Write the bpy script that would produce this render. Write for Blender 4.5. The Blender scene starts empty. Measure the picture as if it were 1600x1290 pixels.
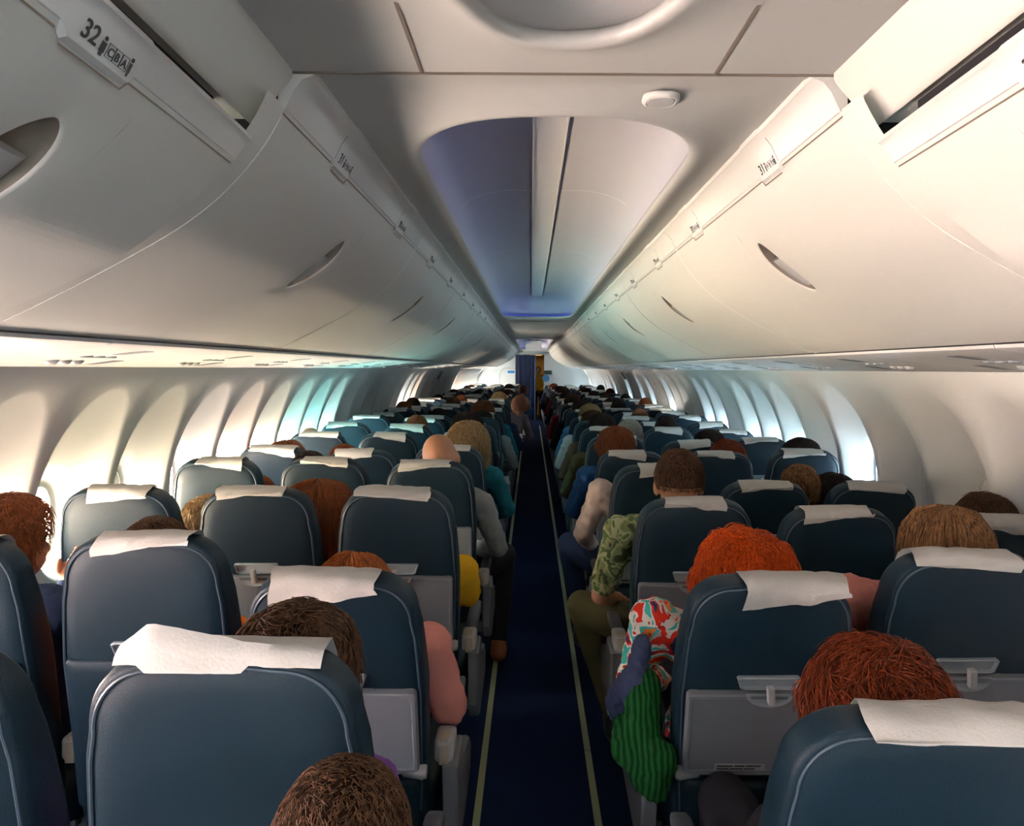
import bpy, bmesh, math, random
import numpy as np
from mathutils import Vector, Matrix, Euler, noise as mnoise
PI = math.pi
R = math.radians
random.seed(7)
SC = bpy.context.scene
COL = SC.collection

# ------------------------------------------------------------------ camera
EYE = Vector((-0.055, 0.0, 1.6))
cam_d = bpy.data.cameras.new('camera')
cam_d.sensor_width = 36; cam_d.lens = 27.0
cam_d.shift_x = -30 / 1600; cam_d.shift_y = -69 / 1600
cam_d.clip_start = 0.02; cam_d.clip_end = 200
cam = bpy.data.objects.new('camera', cam_d); COL.objects.link(cam)
cam.location = EYE; cam.rotation_euler = (R(90), R(-0.32), 0)
SC.camera = cam

# ------------------------------------------------------------------ view, world, sun
SC.view_settings.view_transform = 'Standard'; SC.view_settings.look = 'None'
SC.view_settings.gamma = 1; SC.view_settings.use_curve_mapping = False
SC.view_settings.exposure = -0.24
SC.cycles.use_denoising = True
SC.cycles.max_bounces = 9; SC.cycles.diffuse_bounces = 6; SC.cycles.glossy_bounces = 3
SC.cycles.transparent_max_bounces = 10; SC.cycles.transmission_bounces = 2
SC.cycles.sample_clamp_indirect = 6; SC.cycles.caustics_reflective = False; SC.cycles.caustics_refractive = False

W = bpy.data.worlds.new('sky'); SC.world = W; W.use_nodes = True
wn = W.node_tree.nodes; wl = W.node_tree.links; wn.clear()
wo = wn.new('ShaderNodeOutputWorld'); wb = wn.new('ShaderNodeBackground')
tc = wn.new('ShaderNodeTexCoord'); sx = wn.new('ShaderNodeSeparateXYZ')
rz = wn.new('ShaderNodeValToRGB')            # cloud deck below, sky above
mz = wn.new('ShaderNodeMapRange'); mz.inputs[1].default_value = -1; mz.inputs[2].default_value = 1
rx = wn.new('ShaderNodeMapRange')            # the sun stands on the left of the aircraft: that half of the sky is brighter
rx.inputs[1].default_value = -1; rx.inputs[2].default_value = 1
rx.inputs[3].default_value = 165.0; rx.inputs[4].default_value = 34.0
cm = wn.new('ShaderNodeMix'); cm.data_type = 'RGBA'; cm.blend_type = 'MULTIPLY'; cm.inputs[0].default_value = 1
cr0 = wn.new('ShaderNodeValToRGB'); cr0.color_ramp.elements[0].color = (1, .97, .91, 1); cr0.color_ramp.elements[1].color = (.62, .84, 1.0, 1)
mx0 = wn.new('ShaderNodeMapRange'); mx0.inputs[1].default_value = -.4; mx0.inputs[2].default_value = .4
wl.new(sx.outputs[0], mx0.inputs[0]); wl.new(mx0.outputs[0], cr0.inputs[0]); wl.new(rz.outputs[0], cm.inputs[6]); wl.new(cr0.outputs[0], cm.inputs[7])
rz.color_ramp.elements[0].position = 0.0; rz.color_ramp.elements[0].color = (0.95, 0.93, 0.88, 1)
rz.color_ramp.elements[1].position = 1.0; rz.color_ramp.elements[1].color = (0.35, 0.55, 0.9, 1)
e = rz.color_ramp.elements.new(0.52); e.color = (1.0, 0.98, 0.94, 1)
e = rz.color_ramp.elements.new(0.62); e.color = (0.72, 0.84, 0.97, 1)
wl.new(tc.outputs['Generated'], sx.inputs[0]); wl.new(sx.outputs[2], mz.inputs[0]); wl.new(mz.outputs[0], rz.inputs[0])
wl.new(sx.outputs[0], rx.inputs[0]); wl.new(cm.outputs[2], wb.inputs[0]); wl.new(rx.outputs[0], wb.inputs[1])
wl.new(wb.outputs[0], wo.inputs[0])

def lamp(name, typ, loc, rot, energy, color=(1, 1, 1), **kw):
    d = bpy.data.lights.new(name, typ); d.energy = energy; d.color = color
    for k, v in kw.items(): setattr(d, k, v)
    o = bpy.data.objects.new(name, d); COL.objects.link(o); o.location = loc
    o.rotation_euler = rot
    return o
def aim(v):
    return Vector(v).to_track_quat('-Z', 'Y').to_euler()
# portals: let the renderer sample the sky through the two rows of windows
for s in (-1, 1):
    p = lamp('window_sky_portal', 'AREA', (s * 1.99, 11.0, .985), (0, s * R(90), 0), 1, shape='RECTANGLE', size=0.36, size_y=26.0)
    p.data.cycles.is_portal = True
# low sun from behind on the left
lamp('sun', 'SUN', (-6, -2, 3), aim((0.27, 1.0, -0.02)), 420.0, (1.0, 0.93, 0.84), angle=R(4))
# added upward lamp brightening left panels and bin bottoms, as from clouds below
lamp('cloud_glare_fill', 'SUN', (-6, -2, -1), aim((0.75, 0.60, 0.30)), 25.0, (1.0, 0.92, 0.82), angle=R(60))

# ------------------------------------------------------------------ materials
MATS = {}
def lk(nt, a, b): nt.links.new(a, b)
def mat(name, col, rough=0.5, spec=0.5, metal=0.0, coat=0.0, bump=0.0, bscale=200.0, var=0.0, vscale=3.0, sheen=0.0, emit=None, estr=0.0, sss=0.0):
    if name in MATS: return MATS[name]
    m = bpy.data.materials.new(name); m.use_nodes = True; nt = m.node_tree
    b = nt.nodes['Principled BSDF']
    b.inputs['Base Color'].default_value = (*col, 1); b.inputs['Roughness'].default_value = rough
    b.inputs['Specular IOR Level'].default_value = spec; b.inputs['Metallic'].default_value = metal
    b.inputs['Coat Weight'].default_value = coat; b.inputs['Sheen Weight'].default_value = sheen
    if sss: b.inputs['Subsurface Weight'].default_value = sss; b.inputs['Subsurface Radius'].default_value = (0.02, 0.008, 0.004)
    if emit: b.inputs['Emission Color'].default_value = (*emit, 1); b.inputs['Emission Strength'].default_value = estr
    t = nt.nodes.new('ShaderNodeTexCoord')
    if var:
        n = nt.nodes.new('ShaderNodeTexNoise'); n.inputs['Scale'].default_value = vscale; n.inputs['Detail'].default_value = 4
        lk(nt, t.outputs['Object'], n.inputs['Vector'])
        mx = nt.nodes.new('ShaderNodeMix'); mx.data_type = 'RGBA'
        mx.inputs[6].default_value = (*[c * (1 - var) for c in col], 1); mx.inputs[7].default_value = (*[min(1, c * (1 + var)) for c in col], 1)
        lk(nt, n.outputs['Fac'], mx.inputs[0]); lk(nt, mx.outputs[2], b.inputs['Base Color'])
    if bump:
        n = nt.nodes.new('ShaderNodeTexNoise'); n.inputs['Scale'].default_value = bscale; n.inputs['Detail'].default_value = 3
        lk(nt, t.outputs['Object'], n.inputs['Vector'])
        bp = nt.nodes.new('ShaderNodeBump'); bp.inputs['Strength'].default_value = bump; bp.inputs['Distance'].default_value = 0.002
        lk(nt, n.outputs['Fac'], bp.inputs['Height']); lk(nt, bp.outputs[0], b.inputs['Normal'])
    MATS[name] = m
    return m

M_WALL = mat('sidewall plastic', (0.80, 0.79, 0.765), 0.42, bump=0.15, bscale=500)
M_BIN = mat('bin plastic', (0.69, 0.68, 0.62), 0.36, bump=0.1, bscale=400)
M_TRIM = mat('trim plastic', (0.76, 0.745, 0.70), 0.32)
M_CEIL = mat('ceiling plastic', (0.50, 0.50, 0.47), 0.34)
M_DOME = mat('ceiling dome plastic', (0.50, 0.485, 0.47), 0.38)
M_PSU = mat('service panel plastic', (0.78, 0.77, 0.74), 0.28)
M_DARK = mat('black rubber and gap shade', (0.012, 0.012, 0.016), 0.6)  # also on the bin bodies, as painted shade in the gaps
M_RECESS = mat('handle recess shade', (0.20, 0.165, 0.13), 0.5)  # darker brown puts the shade inside the recess into the colour
M_SEAM = mat('seam brown', (0.16, 0.13, 0.10), 0.7)
M_LEATHER = mat('navy leather', (0.0048, 0.0170, 0.0285), 0.45, spec=0.22, bump=0.35, bscale=420, var=0.22, vscale=9)
M_PIPE = mat('piping leather', (0.045, 0.070, 0.10), 0.36)
M_TRAY = mat('tray plastic', (0.17, 0.19, 0.215), 0.45, bump=0.1, bscale=600)
M_LATCH = mat('latch plastic', (0.33, 0.38, 0.42), 0.33)
M_LIGHTPL = mat('light grey plastic', (0.50, 0.51, 0.50), 0.4)
M_BEIGE = mat('beige plastic', (0.44, 0.39, 0.30), 0.4)
M_GREYPL = mat('grey plastic', (0.15, 0.16, 0.175), 0.45)
M_ARM = mat('armrest pad', (0.045, 0.050, 0.060), 0.45, bump=0.2, bscale=400)
M_METAL = mat('aluminium', (0.55, 0.56, 0.58), 0.35, metal=0.9)
M_CLOTH = mat('headrest paper', (0.70, 0.68, 0.64), 0.85, bump=0.5, bscale=160, sss=0.0)
M_BLACKTX = mat('lettering', (0.02, 0.02, 0.022), 0.6)
M_CURT = mat('curtain cloth', (0.018, 0.035, 0.090), 0.8, var=0.2, vscale=20)
M_STRIP = mat('photoluminescent strip', (0.40, 0.44, 0.23), 0.5)
M_BULK = mat('bulkhead laminate', (0.66, 0.70, 0.70), 0.4)
M_BLUE = mat('blue led', (0.1, 0.15, 0.6), 0.5, emit=(0.02, 0.07, 1.0), estr=1.7)
M_GLOW = mat('galley lamp', (1, 0.8, 0.4), 0.5, emit=(1.0, 0.62, 0.2), estr=3.0)
M_SKIN = {
 'light': mat('skin light', (0.62, 0.34, 0.24), 0.5, sss=0.15, var=0.06, vscale=30),
 'tan': mat('skin tan', (0.50, 0.24, 0.14), 0.5, sss=0.15, var=0.06, vscale=30),
 'pale': mat('skin pale', (0.66, 0.38, 0.25), 0.5, sss=0.15, var=0.06, vscale=30)}

def m_carpet():
    m = mat('carpet', (0.008, 0.016, 0.045), 0.95, spec=.1)
    nt = m.node_tree; b = nt.nodes['Principled BSDF']
    t = nt.nodes['Texture Coordinate']
    n = nt.nodes.new('ShaderNodeTexNoise'); n.inputs['Scale'].default_value = 260
    v = nt.nodes.new('ShaderNodeTexVoronoi'); v.inputs['Scale'].default_value = 900
    lk(nt, t.outputs['Object'], n.inputs['Vector']); lk(nt, t.outputs['Object'], v.inputs['Vector'])
    r = nt.nodes.new('ShaderNodeValToRGB')
    r.color_ramp.elements[0].color = (0.002, 0.006, 0.022, 1); r.color_ramp.elements[1].color = (0.007, 0.018, 0.060, 1)
    lk(nt, n.outputs['Fac'], r.inputs[0]); lk(nt, r.outputs[0], b.inputs['Base Color'])
    bp = nt.nodes.new('ShaderNodeBump'); bp.inputs['Strength'].default_value = 0.5; bp.inputs['Distance'].default_value = 0.002
    lk(nt, v.outputs['Distance'], bp.inputs['Height']); lk(nt, bp.outputs[0], b.inputs['Normal'])
    return m
M_CARPET = m_carpet()

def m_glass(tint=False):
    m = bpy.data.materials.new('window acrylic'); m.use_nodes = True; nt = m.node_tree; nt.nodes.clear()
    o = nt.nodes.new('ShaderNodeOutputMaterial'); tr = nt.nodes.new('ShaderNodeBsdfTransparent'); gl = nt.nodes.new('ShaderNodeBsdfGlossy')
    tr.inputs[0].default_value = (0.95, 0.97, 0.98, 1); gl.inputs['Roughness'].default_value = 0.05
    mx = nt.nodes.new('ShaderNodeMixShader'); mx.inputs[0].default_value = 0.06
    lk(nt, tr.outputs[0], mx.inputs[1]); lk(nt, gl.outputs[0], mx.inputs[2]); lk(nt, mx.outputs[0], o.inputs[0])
    if tint:      # tint along the cabin, added to colour light falling on the left wall
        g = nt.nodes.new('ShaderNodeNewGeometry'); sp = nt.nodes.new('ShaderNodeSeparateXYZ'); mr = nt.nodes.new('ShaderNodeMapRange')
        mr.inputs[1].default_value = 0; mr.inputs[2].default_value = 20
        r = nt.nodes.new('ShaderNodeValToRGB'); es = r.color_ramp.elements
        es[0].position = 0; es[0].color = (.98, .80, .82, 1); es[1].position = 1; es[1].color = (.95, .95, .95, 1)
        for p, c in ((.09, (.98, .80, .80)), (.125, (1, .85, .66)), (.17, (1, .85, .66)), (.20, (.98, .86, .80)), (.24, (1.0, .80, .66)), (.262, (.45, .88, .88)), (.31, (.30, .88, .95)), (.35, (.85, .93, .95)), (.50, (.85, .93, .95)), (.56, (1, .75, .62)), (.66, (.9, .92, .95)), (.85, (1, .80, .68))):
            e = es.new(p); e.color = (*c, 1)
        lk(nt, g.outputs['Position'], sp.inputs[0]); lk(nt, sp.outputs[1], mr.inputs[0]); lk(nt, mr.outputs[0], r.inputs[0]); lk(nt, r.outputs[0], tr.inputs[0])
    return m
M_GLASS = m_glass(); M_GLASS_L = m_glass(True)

def m_hair(name, c1, c2, rough=0.45):
    if name in MATS: return MATS[name]
    m = mat(name, c1, rough, spec=0.14)
    mat(name + ' roots', tuple(c * .75 for c in c1), .8, spec=0.05)  # under-cap coloured darker to paint in depth between the strands
    nt = m.node_tree; b = nt.nodes['Principled BSDF']; t = nt.nodes['Texture Coordinate']
    mp = nt.nodes.new('ShaderNodeMapping'); mp.inputs['Scale'].default_value = (95, 95, 15)
    n = nt.nodes.new('ShaderNodeTexNoise'); n.inputs['Scale'].default_value = 1.6; n.inputs['Detail'].default_value = 5
    r = nt.nodes.new('ShaderNodeValToRGB')
    r.color_ramp.elements[0].position = 0.32; r.color_ramp.elements[0].color = (*c1, 1)
    r.color_ramp.elements[1].position = 0.70; r.color_ramp.elements[1].color = (*c2, 1)
    lk(nt, t.outputs['Object'], mp.inputs[0]); lk(nt, mp.outputs[0], n.inputs['Vector'])
    lk(nt, n.outputs['Fac'], r.inputs[0]); lk(nt, r.outputs[0], b.inputs['Base Color'])
    return m
H = {
 'red': m_hair('hair orange red', (0.28, 0.020, 0.003), (0.85, 0.13, 0.014)),
 'auburn': m_hair('hair dark auburn', (0.045, 0.007, 0.003), (0.26, 0.045, 0.012)),
 'brown': m_hair('hair brown', (0.020, 0.009, 0.005), (0.12, 0.055, 0.026)),
 'dark': m_hair('hair near black', (0.010, 0.007, 0.006), (0.035, 0.020, 0.015)),
 'chest': m_hair('hair chestnut', (0.10, 0.026, 0.010), (0.28, 0.085, 0.030)),
 'copper': m_hair('hair copper', (0.20, 0.045, 0.012), (0.48, 0.15, 0.04)),
 'blond': m_hair('hair blond', (0.15, 0.075, 0.028), (0.66, 0.46, 0.24)),
 'ombre': m_hair('hair light brown', (0.05, 0.02, 0.010), (0.40, 0.21, 0.09)),
 'grey': m_hair('hair grey', (0.22, 0.21, 0.20), (0.50, 0.48, 0.46)),
 'pinkgrey': m_hair('hair rosy', (0.40, 0.16, 0.10), (0.62, 0.33, 0.24)),
}
def m_pattern(name, cols, scale, dist=1.2):
    if name in MATS: return MATS[name]
    m = mat(name, cols[0], 0.85, spec=.2); nt = m.node_tree; b = nt.nodes['Principled BSDF']; t = nt.nodes['Texture Coordinate']
    n0 = nt.nodes.new('ShaderNodeTexNoise'); n0.inputs['Scale'].default_value = scale; n0.inputs['Detail'].default_value = 2.5
    n0.inputs['Distortion'].default_value = dist
    r = nt.nodes.new('ShaderNodeValToRGB'); r.color_ramp.interpolation = 'CONSTANT'
    ps = [0.0, 0.40, 0.47, 0.53, 0.60, 0.68]
    r.color_ramp.elements[0].color = (*cols[0], 1); r.color_ramp.elements[0].position = 0
    r.color_ramp.elements[1].color = (*cols[1], 1); r.color_ramp.elements[1].position = ps[1]
    for p, c in zip(ps[2:], cols[2:]):
        e = r.color_ramp.elements.new(p); e.color = (*c, 1)
    lk(nt, t.outputs['Object'], n0.inputs['Vector']); lk(nt, n0.outputs['Fac'], r.inputs[0]); lk(nt, r.outputs[0], b.inputs['Base Color'])
    return m
def fabric(name, col):
    return mat('fabric ' + name, col, 0.9, spec=.15, bump=0.4, bscale=300, var=0.15, vscale=12)
F = {
 'camo': m_pattern('camouflage cotton', [(0.05, 0.07, 0.025), (0.20, 0.24, 0.10), (0.42, 0.44, 0.24), (0.09, 0.15, 0.05), (0.30, 0.33, 0.16), (0.04, 0.05, 0.02)], 14, .4),
 'floral': m_pattern('floral print', [(0.02, 0.03, 0.08), (0.55, 0.02, 0.01), (0.85, 0.80, 0.72), (0.05, 0.45, 0.42), (0.80, 0.22, 0.05), (0.60, 0.02, 0.02)], 15, .8),
 'grey': fabric('grey', (0.22, 0.24, 0.24)), 'pink': fabric('pink', (0.62, 0.24, 0.20)), 'yellow': fabric('yellow', (0.72, 0.40, 0.02)),
 'teal': fabric('teal', (0.01, 0.11, 0.15)), 'beige': fabric('beige', (0.50, 0.40, 0.36)), 'navy': fabric('navy', (0.012, 0.022, 0.055)),
 'black': fabric('black', (0.010, 0.010, 0.014)), 'olive': fabric('olive', (0.055, 0.050, 0.022)), 'brown': fabric('brown', (0.075, 0.055, 0.035)),
 'blue': fabric('light blue', (0.10, 0.28, 0.55)), 'white': fabric('white', (0.62, 0.62, 0.64)), 'mauve': fabric('mauve', (0.26, 0.21, 0.24)),
 'orange': fabric('orange', (0.75, 0.16, 0.01)), 'green': fabric('green', (0.02, 0.20, 0.09)), 'purple': fabric('purple', (0.10, 0.04, 0.18)),
 'royal': fabric('royal blue', (0.015, 0.06, 0.17)), 'gold': fabric('gold', (0.70, 0.42, 0.05)), 'red': fabric('dark red', (0.16, 0.02, 0.03)),
}
M_SHOE = mat('shoe suede', (0.22, 0.07, 0.02), 0.7, bump=0.3, bscale=200)
M_SHOEB = mat('shoe black', (0.012, 0.012, 0.012), 0.5)
M_EYE = mat('eye white', (0.8, 0.78, 0.75), 0.2)

# ------------------------------------------------------------------ mesh helpers
class MB:
    def __init__(self): self.v = []; self.f = []; self.mi = []
    def add(self, vs, fs, mi=0):
        n = len(self.v); self.v += [tuple(p) for p in vs]; self.f += [tuple(i + n for i in q) for q in fs]; self.mi += [mi] * len(fs)
        return self
    def box(self, x0, x1, y0, y1, z0, z1, mi=0, mtx=None):
        vs = [Vector(p) for p in ((x0, y0, z0), (x1, y0, z0), (x1, y1, z0), (x0, y1, z0), (x0, y0, z1), (x1, y0, z1), (x1, y1, z1), (x0, y1, z1))]
        if mtx: vs = [mtx @ p for p in vs]
        return self.add(vs, [(0, 3, 2, 1), (4, 5, 6, 7), (0, 1, 5, 4), (1, 2, 6, 5), (2, 3, 7, 6), (3, 0, 4, 7)], mi)
    def loft(self, rings, cap0=True, cap1=True, closed=True, mi=0):
        n = len(rings[0]); vs = [p for r in rings for p in r]; fs = []
        for i in range(len(rings) - 1):
            for j in range(n if closed else n - 1):
                k = (j + 1) % n
                fs.append((i * n + j, i * n + k, (i + 1) * n + k, (i + 1) * n + j))
        if cap0: fs.append(tuple(range(n - 1, -1, -1)))
        if cap1: fs.append(tuple((len(rings) - 1) * n + j for j in range(n)))
        return self.add(vs, fs, mi)
    def tube(self, pts, rad, seg=10, mi=0, cap=True):
        pts = [Vector(p) for p in pts]; rr = rad if isinstance(rad, (list, tuple)) else [rad] * len(pts)
        rings = []; up = None
        for i, p in enumerate(pts):
            d = (pts[min(i + 1, len(pts) - 1)] - pts[max(i - 1, 0)]).normalized()
            if up is None: up = Vector((0, 0, 1)) if abs(d.z) < 0.9 else Vector((1, 0, 0))
            a = d.cross(up).normalized(); b = a.cross(d).normalized(); up = b
            rings.append([p + (a * math.cos(t) + b * math.sin(t)) * rr[i] for t in [2 * PI * k / seg for k in range(seg)]])
        return self.loft(rings, cap, cap, True, mi)
    def capsule(self, a, b, ra, rb, seg=14):
        a = Vector(a); b = Vector(b); d = b - a; L = max(d.length, 1e-4); u = d / L
        pts = []; rr = []
        for t in (1.0, .92, .7, .38, 0): pts.append(a - u * ra * t); rr.append(max(ra * math.sqrt(max(0, 1 - t * t)), ra * .03))
        for t in (0, .38, .7, .92, 1.0): pts.append(b + u * rb * t); rr.append(max(rb * math.sqrt(max(0, 1 - t * t)), rb * .03))
        return self.tube(pts, rr, seg)
    def ell(self, c, r, seg=20, rings=12, mtx=None):
        c = Vector(c); rs = []
        for i in range(rings + 1):
            th = PI * (i + .02 if i == 0 else i - .02 if i == rings else i) / rings
            row = []
            for j in range(seg):
                ph = 2 * PI * j / seg
                p = Vector((r[0] * math.sin(th) * math.cos(ph), r[1] * math.sin(th) * math.sin(ph), -r[2] * math.cos(th)))
                if mtx: p = mtx @ p
                row.append(c + p)
            rs.append(row)
        return self.loft(rs)
    def mesh(self, name, mats, smooth=True, bevel=0.0, auto=None):
        me = bpy.data.meshes.new(name); me.from_pydata(self.v, [], self.f)
        for m in (mats if isinstance(mats, (list, tuple)) else [mats]): me.materials.append(m)
        me.polygons.foreach_set('material_index', self.mi)
        bm = bmesh.new(); bm.from_mesh(me)
        bmesh.ops.recalc_face_normals(bm, faces=bm.faces)
        if bevel:
            es = [e for e in bm.edges if len(e.link_faces) == 2 and e.calc_face_angle(0) > 0.6]
            bmesh.ops.bevel(bm, geom=es, offset=bevel, segments=2, profile=0.6, affect='EDGES', clamp_overlap=True)
        for f_ in bm.faces: f_.smooth = smooth
        if smooth:
            for e_ in bm.edges:
                if len(e_.link_faces) == 2 and e_.calc_face_angle(0) > (auto or 0.75): e_.smooth = False
        bm.to_mesh(me); bm.free()
        return me
    def build(self, name, mats, parent=None, smooth=True, bevel=0.0, auto=None):
        return link(name, self.mesh(name, mats, smooth, bevel, auto), parent)
def link(name, data, parent=None, loc=None):
    o = bpy.data.objects.new(name, data); COL.objects.link(o)
    if parent: o.parent = parent
    if loc is not None: o.location = loc
    return o
def tag(o, label, cat, group=None, kind=None):
    o['label'] = label; o['category'] = cat
    if group: o['group'] = group
    if kind: o['kind'] = kind
    return o
def struct(o): o['kind'] = 'structure'; return o
def thing(name, loc, label, cat, group=None):
    o = bpy.data.objects.new(name, None); o.empty_display_size = 0.1; COL.objects.link(o); o.location = loc
    return tag(o, label, cat, group)
def copy_tree(o, parent=None, kids=None):
    c = o.copy(); COL.objects.link(c); c.parent = parent
    for ch in (KIDS.get(o.name, [])): 
        cc = copy_tree(ch, c); KIDS.setdefault(c.name, []).append(cc)
    return c
KIDS = {}
def reg(o):
    KIDS[o.name] = [c for c in bpy.data.objects if c.parent == o]
    for c in KIDS[o.name]: reg(c)
ORD = ['first', 'second', 'third', 'fourth', 'fifth', 'sixth', 'seventh', 'eighth', 'ninth', 'tenth', 'eleventh', 'twelfth', 'thirteenth', 'fourteenth',
       'fifteenth', 'sixteenth', 'seventeenth', 'eighteenth', 'nineteenth', 'twentieth', 'twenty-first', 'twenty-second', 'twenty-third', 'twenty-fourth',
       'twenty-fifth', 'twenty-sixth', 'twenty-seventh', 'twenty-eighth', 'twenty-ninth', 'thirtieth', 'thirty-first', 'thirty-second']
SIDE = {-1: 'left', 1: 'right'}
Y0, Y1 = -3.2, 23.6

# ------------------------------------------------------------------ the setting
_Z = [0.0, .12, .30, .60, .85, 1.00, 1.16, 1.35, 1.486, 1.55, 1.605, 1.66]
_X = [1.56, 1.62, 1.69, 1.755, 1.785, 1.785, 1.765, 1.70, 1.625, 1.58, 1.55, 1.51]
def WX(z): return float(np.interp(z, _Z, _X))
_zz = np.linspace(0, 1.66, 200); _xx = np.interp(_zz, _Z, _X)
_xx = np.convolve(np.pad(_xx, 8, mode='reflect', reflect_type='odd'), np.ones(17) / 17, mode='valid')
def WX(z): return float(np.interp(z, _zz, _xx))
PW = 1.016
WZ = .985
# wall panel seams seen at y = 2.635 (left), and 2.23*.. on the right; windows are .508 apart
def wall_panel(s):
    mb = MB(); n = 56; g = 0.0025
    for c in (PW * .25, PW * .75):
        rings = []
        rd = [('rect',), (.236, .405, .33, 0, 1.12), (.226, .39, .315, .010, 1.12), (.205, .345, .28, .034, 1.11), (.180, .285, .25, .068, 1.07),
              (.160, .232, .212, .102, 1.01), (.150, .208, .20, .120, WZ), (.138, .192, .186, .144, WZ), (.122, .172, .168, .154, WZ)]
        for r in rd:
            row = []
            for k in range(n):
                t = 2 * PI * (k + .5) / n; ct, st = math.cos(t), math.sin(t)
                if r[0] == 'rect':
                    zt = 1.57; zb = .74; h = (zt - 1.12) if st > 0 else (1.12 - zb)
                    q = 1 / max(abs(ct) / .254, abs(st) / h)
                    y, z, d = ct * q, 1.12 + st * q, 0
                    if k in (n // 8 - 1, n // 8): pass
                else:
                    ex = 2 / 2.25
                    sy = math.copysign(abs(ct) ** ex, ct); szz = math.copysign(abs(st) ** ex, st)
                    y = r[0] * sy; z = r[4] + (r[1] if st > 0 else r[2]) * szz; d = r[3]
                row.append((s * (WX(z) + d), c + y, z))
            rings.append(row)
        # exact corners of the cell
        rect = rings[0]
        for (yy, zz) in ((.254, 1.57), (-.254, 1.57), (-.254, .74), (.254, .74)):
            k = min(range(n), key=lambda q: (rect[q][1] - c - yy) ** 2 + (rect[q][2] - zz) ** 2)
            rect[k] = (s * WX(zz), c + yy, zz)
        mb.loft(rings, False, False)
    for z0, z1, nn in ((0.0, .74, 10), (1.57, 1.66, 4)):
        rs = [[(s * WX(z0 + (z1 - z0) * i / nn), y, z0 + (z1 - z0) * i / nn) for y in (0, PW / 2, PW)] for i in range(nn + 1)]
        mb.loft(rs, False, False, closed=False)
    # returns at the panel edges make the seam
    for y in (0, PW):
        zs = [1.66 * i / 30 for i in range(31)]
        mb.loft([[(s * WX(z), y, z) for z in zs], [(s * (WX(z) + .02), y, z) for z in zs]], False, False, closed=False)
    return mb.mesh('wall_' + SIDE[s], M_WALL, auto=1.2)
def oval(hw, hu, hd, zc, n=40, ex=2 / 2.25):
    out = []
    for k in range(n):
        t = 2 * PI * (k + .5) / n; ct, st = math.cos(t), math.sin(t)
        out.append((hw * math.copysign(abs(ct) ** ex, ct), zc + (hu if st > 0 else hd) * math.copysign(abs(st) ** ex, st)))
    return out
wcount = 0
NW = 27
for s in (-1, 1):
    me = wall_panel(s)
    yoff = (2.635 if s < 0 else 2.52) - 6 * PW
    # gasket line behind each seam
    sm = MB()
    zs = [1.66 * i / 30 for i in range(31)]
    sm.loft([[(s * (WX(z) + .004), -.004, z) for z in zs], [(s * (WX(z) + .004), .004, z) for z in zs]], False, False, closed=False)
    sme = sm.mesh('trim', M_SEAM)
    # window: frame ring, pane, shade
    fr = MB(); o1 = oval(.124, .174, .170, WZ); o2 = oval(.108, .158, .154, WZ)
    X = lambda z, d: s * (WX(z) + d)
    fr.loft([[(X(z, .152), y, z) for y, z in o1], [(X(z, .146), y, z) for y, z in o2], [(X(z, .158), y, z) for y, z in o2], [(X(z, .160), y, z) for y, z in o1]], False, False)
    fr.loft([[(X(z, .160), y, z) for y, z in o1], [(X(z, .152), y, z) for y, z in o1]], False, False)
    frm = fr.mesh('window_frame', M_TRIM)
    pn = MB(); pv = [(X(z, .156), y, z) for y, z in oval(.112, .162, .158, WZ)]
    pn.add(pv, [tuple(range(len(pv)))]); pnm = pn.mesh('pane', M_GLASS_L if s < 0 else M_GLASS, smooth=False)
    def shade_mesh(zb):
        sh = MB(); o = [(y, max(z, zb)) for y, z in oval(.110, .160, .156, WZ)]
        sh.loft([[(X(z, .149), y, z) for y, z in o], [(X(z, .152), y, z) for y, z in o]])
        sh.box(-.03, .03, -1, 1, 0, 1, mtx=Matrix(((0, .006, 0, s * (WX(zb) + .144)), (1, 0, 0, 0), (0, 0, .012, zb + .004), (0, 0, 0, 1))))
        return sh.mesh('shade', M_TRIM)
    shA, shB, shC = shade_mesh(1.06), shade_mesh(.93), shade_mesh(.84)
    for k in range(NW):
        y = yoff + k * PW
        w = struct(link('wall_' + SIDE[s], me, None, (0, y, 0)))
        q = link('seam', sme, w)
        for c in (PW * .25, PW * .75):
            wcount += 1
            wi = struct(thing('window_%d' % wcount, (0, y + c, 0), '', ''))
            del wi['label']; del wi['category']
            link('window_frame', frm, wi); link('pane', pnm, wi)
            yw = y + c
            if s > 0 and (yw < 4.2 or (17 > yw > 8 and int(yw * 2) % 5 in (0, 1, 3)) or int(yw * 2) % 4 == 1): link('shade', shC if yw < 4.2 or yw > 8 else shB, wi)
            if s < 0 and (6.7 < yw < 9.6 or 11.4 < yw < 16.4 ): link('shade', shC, wi)
            if s < 0 and 3.2 < yw < 3.6: link('shade', shA, wi)

# floor, aisle runner
fl = MB(); fl.add([(-1.56, Y0, 0), (1.56, Y0, 0), (1.56, 27, 0), (-1.56, 27, 0)], [(0, 1, 2, 3)])
struct(fl.build('floor', M_CARPET, smooth=False))
for s, x in ((-1, -.240), (1, .190)):
    for k in range(24):
        ya = Y0 + k * 1.02 + .3
        b = MB().box(x - .013, x + .013, ya, ya + 1.014, 0.0, .004)
        o = b.build('trim_%d' % (k + 1 + (24 if s > 0 else 0)), M_STRIP, smooth=False, bevel=.001); struct(o)

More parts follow.
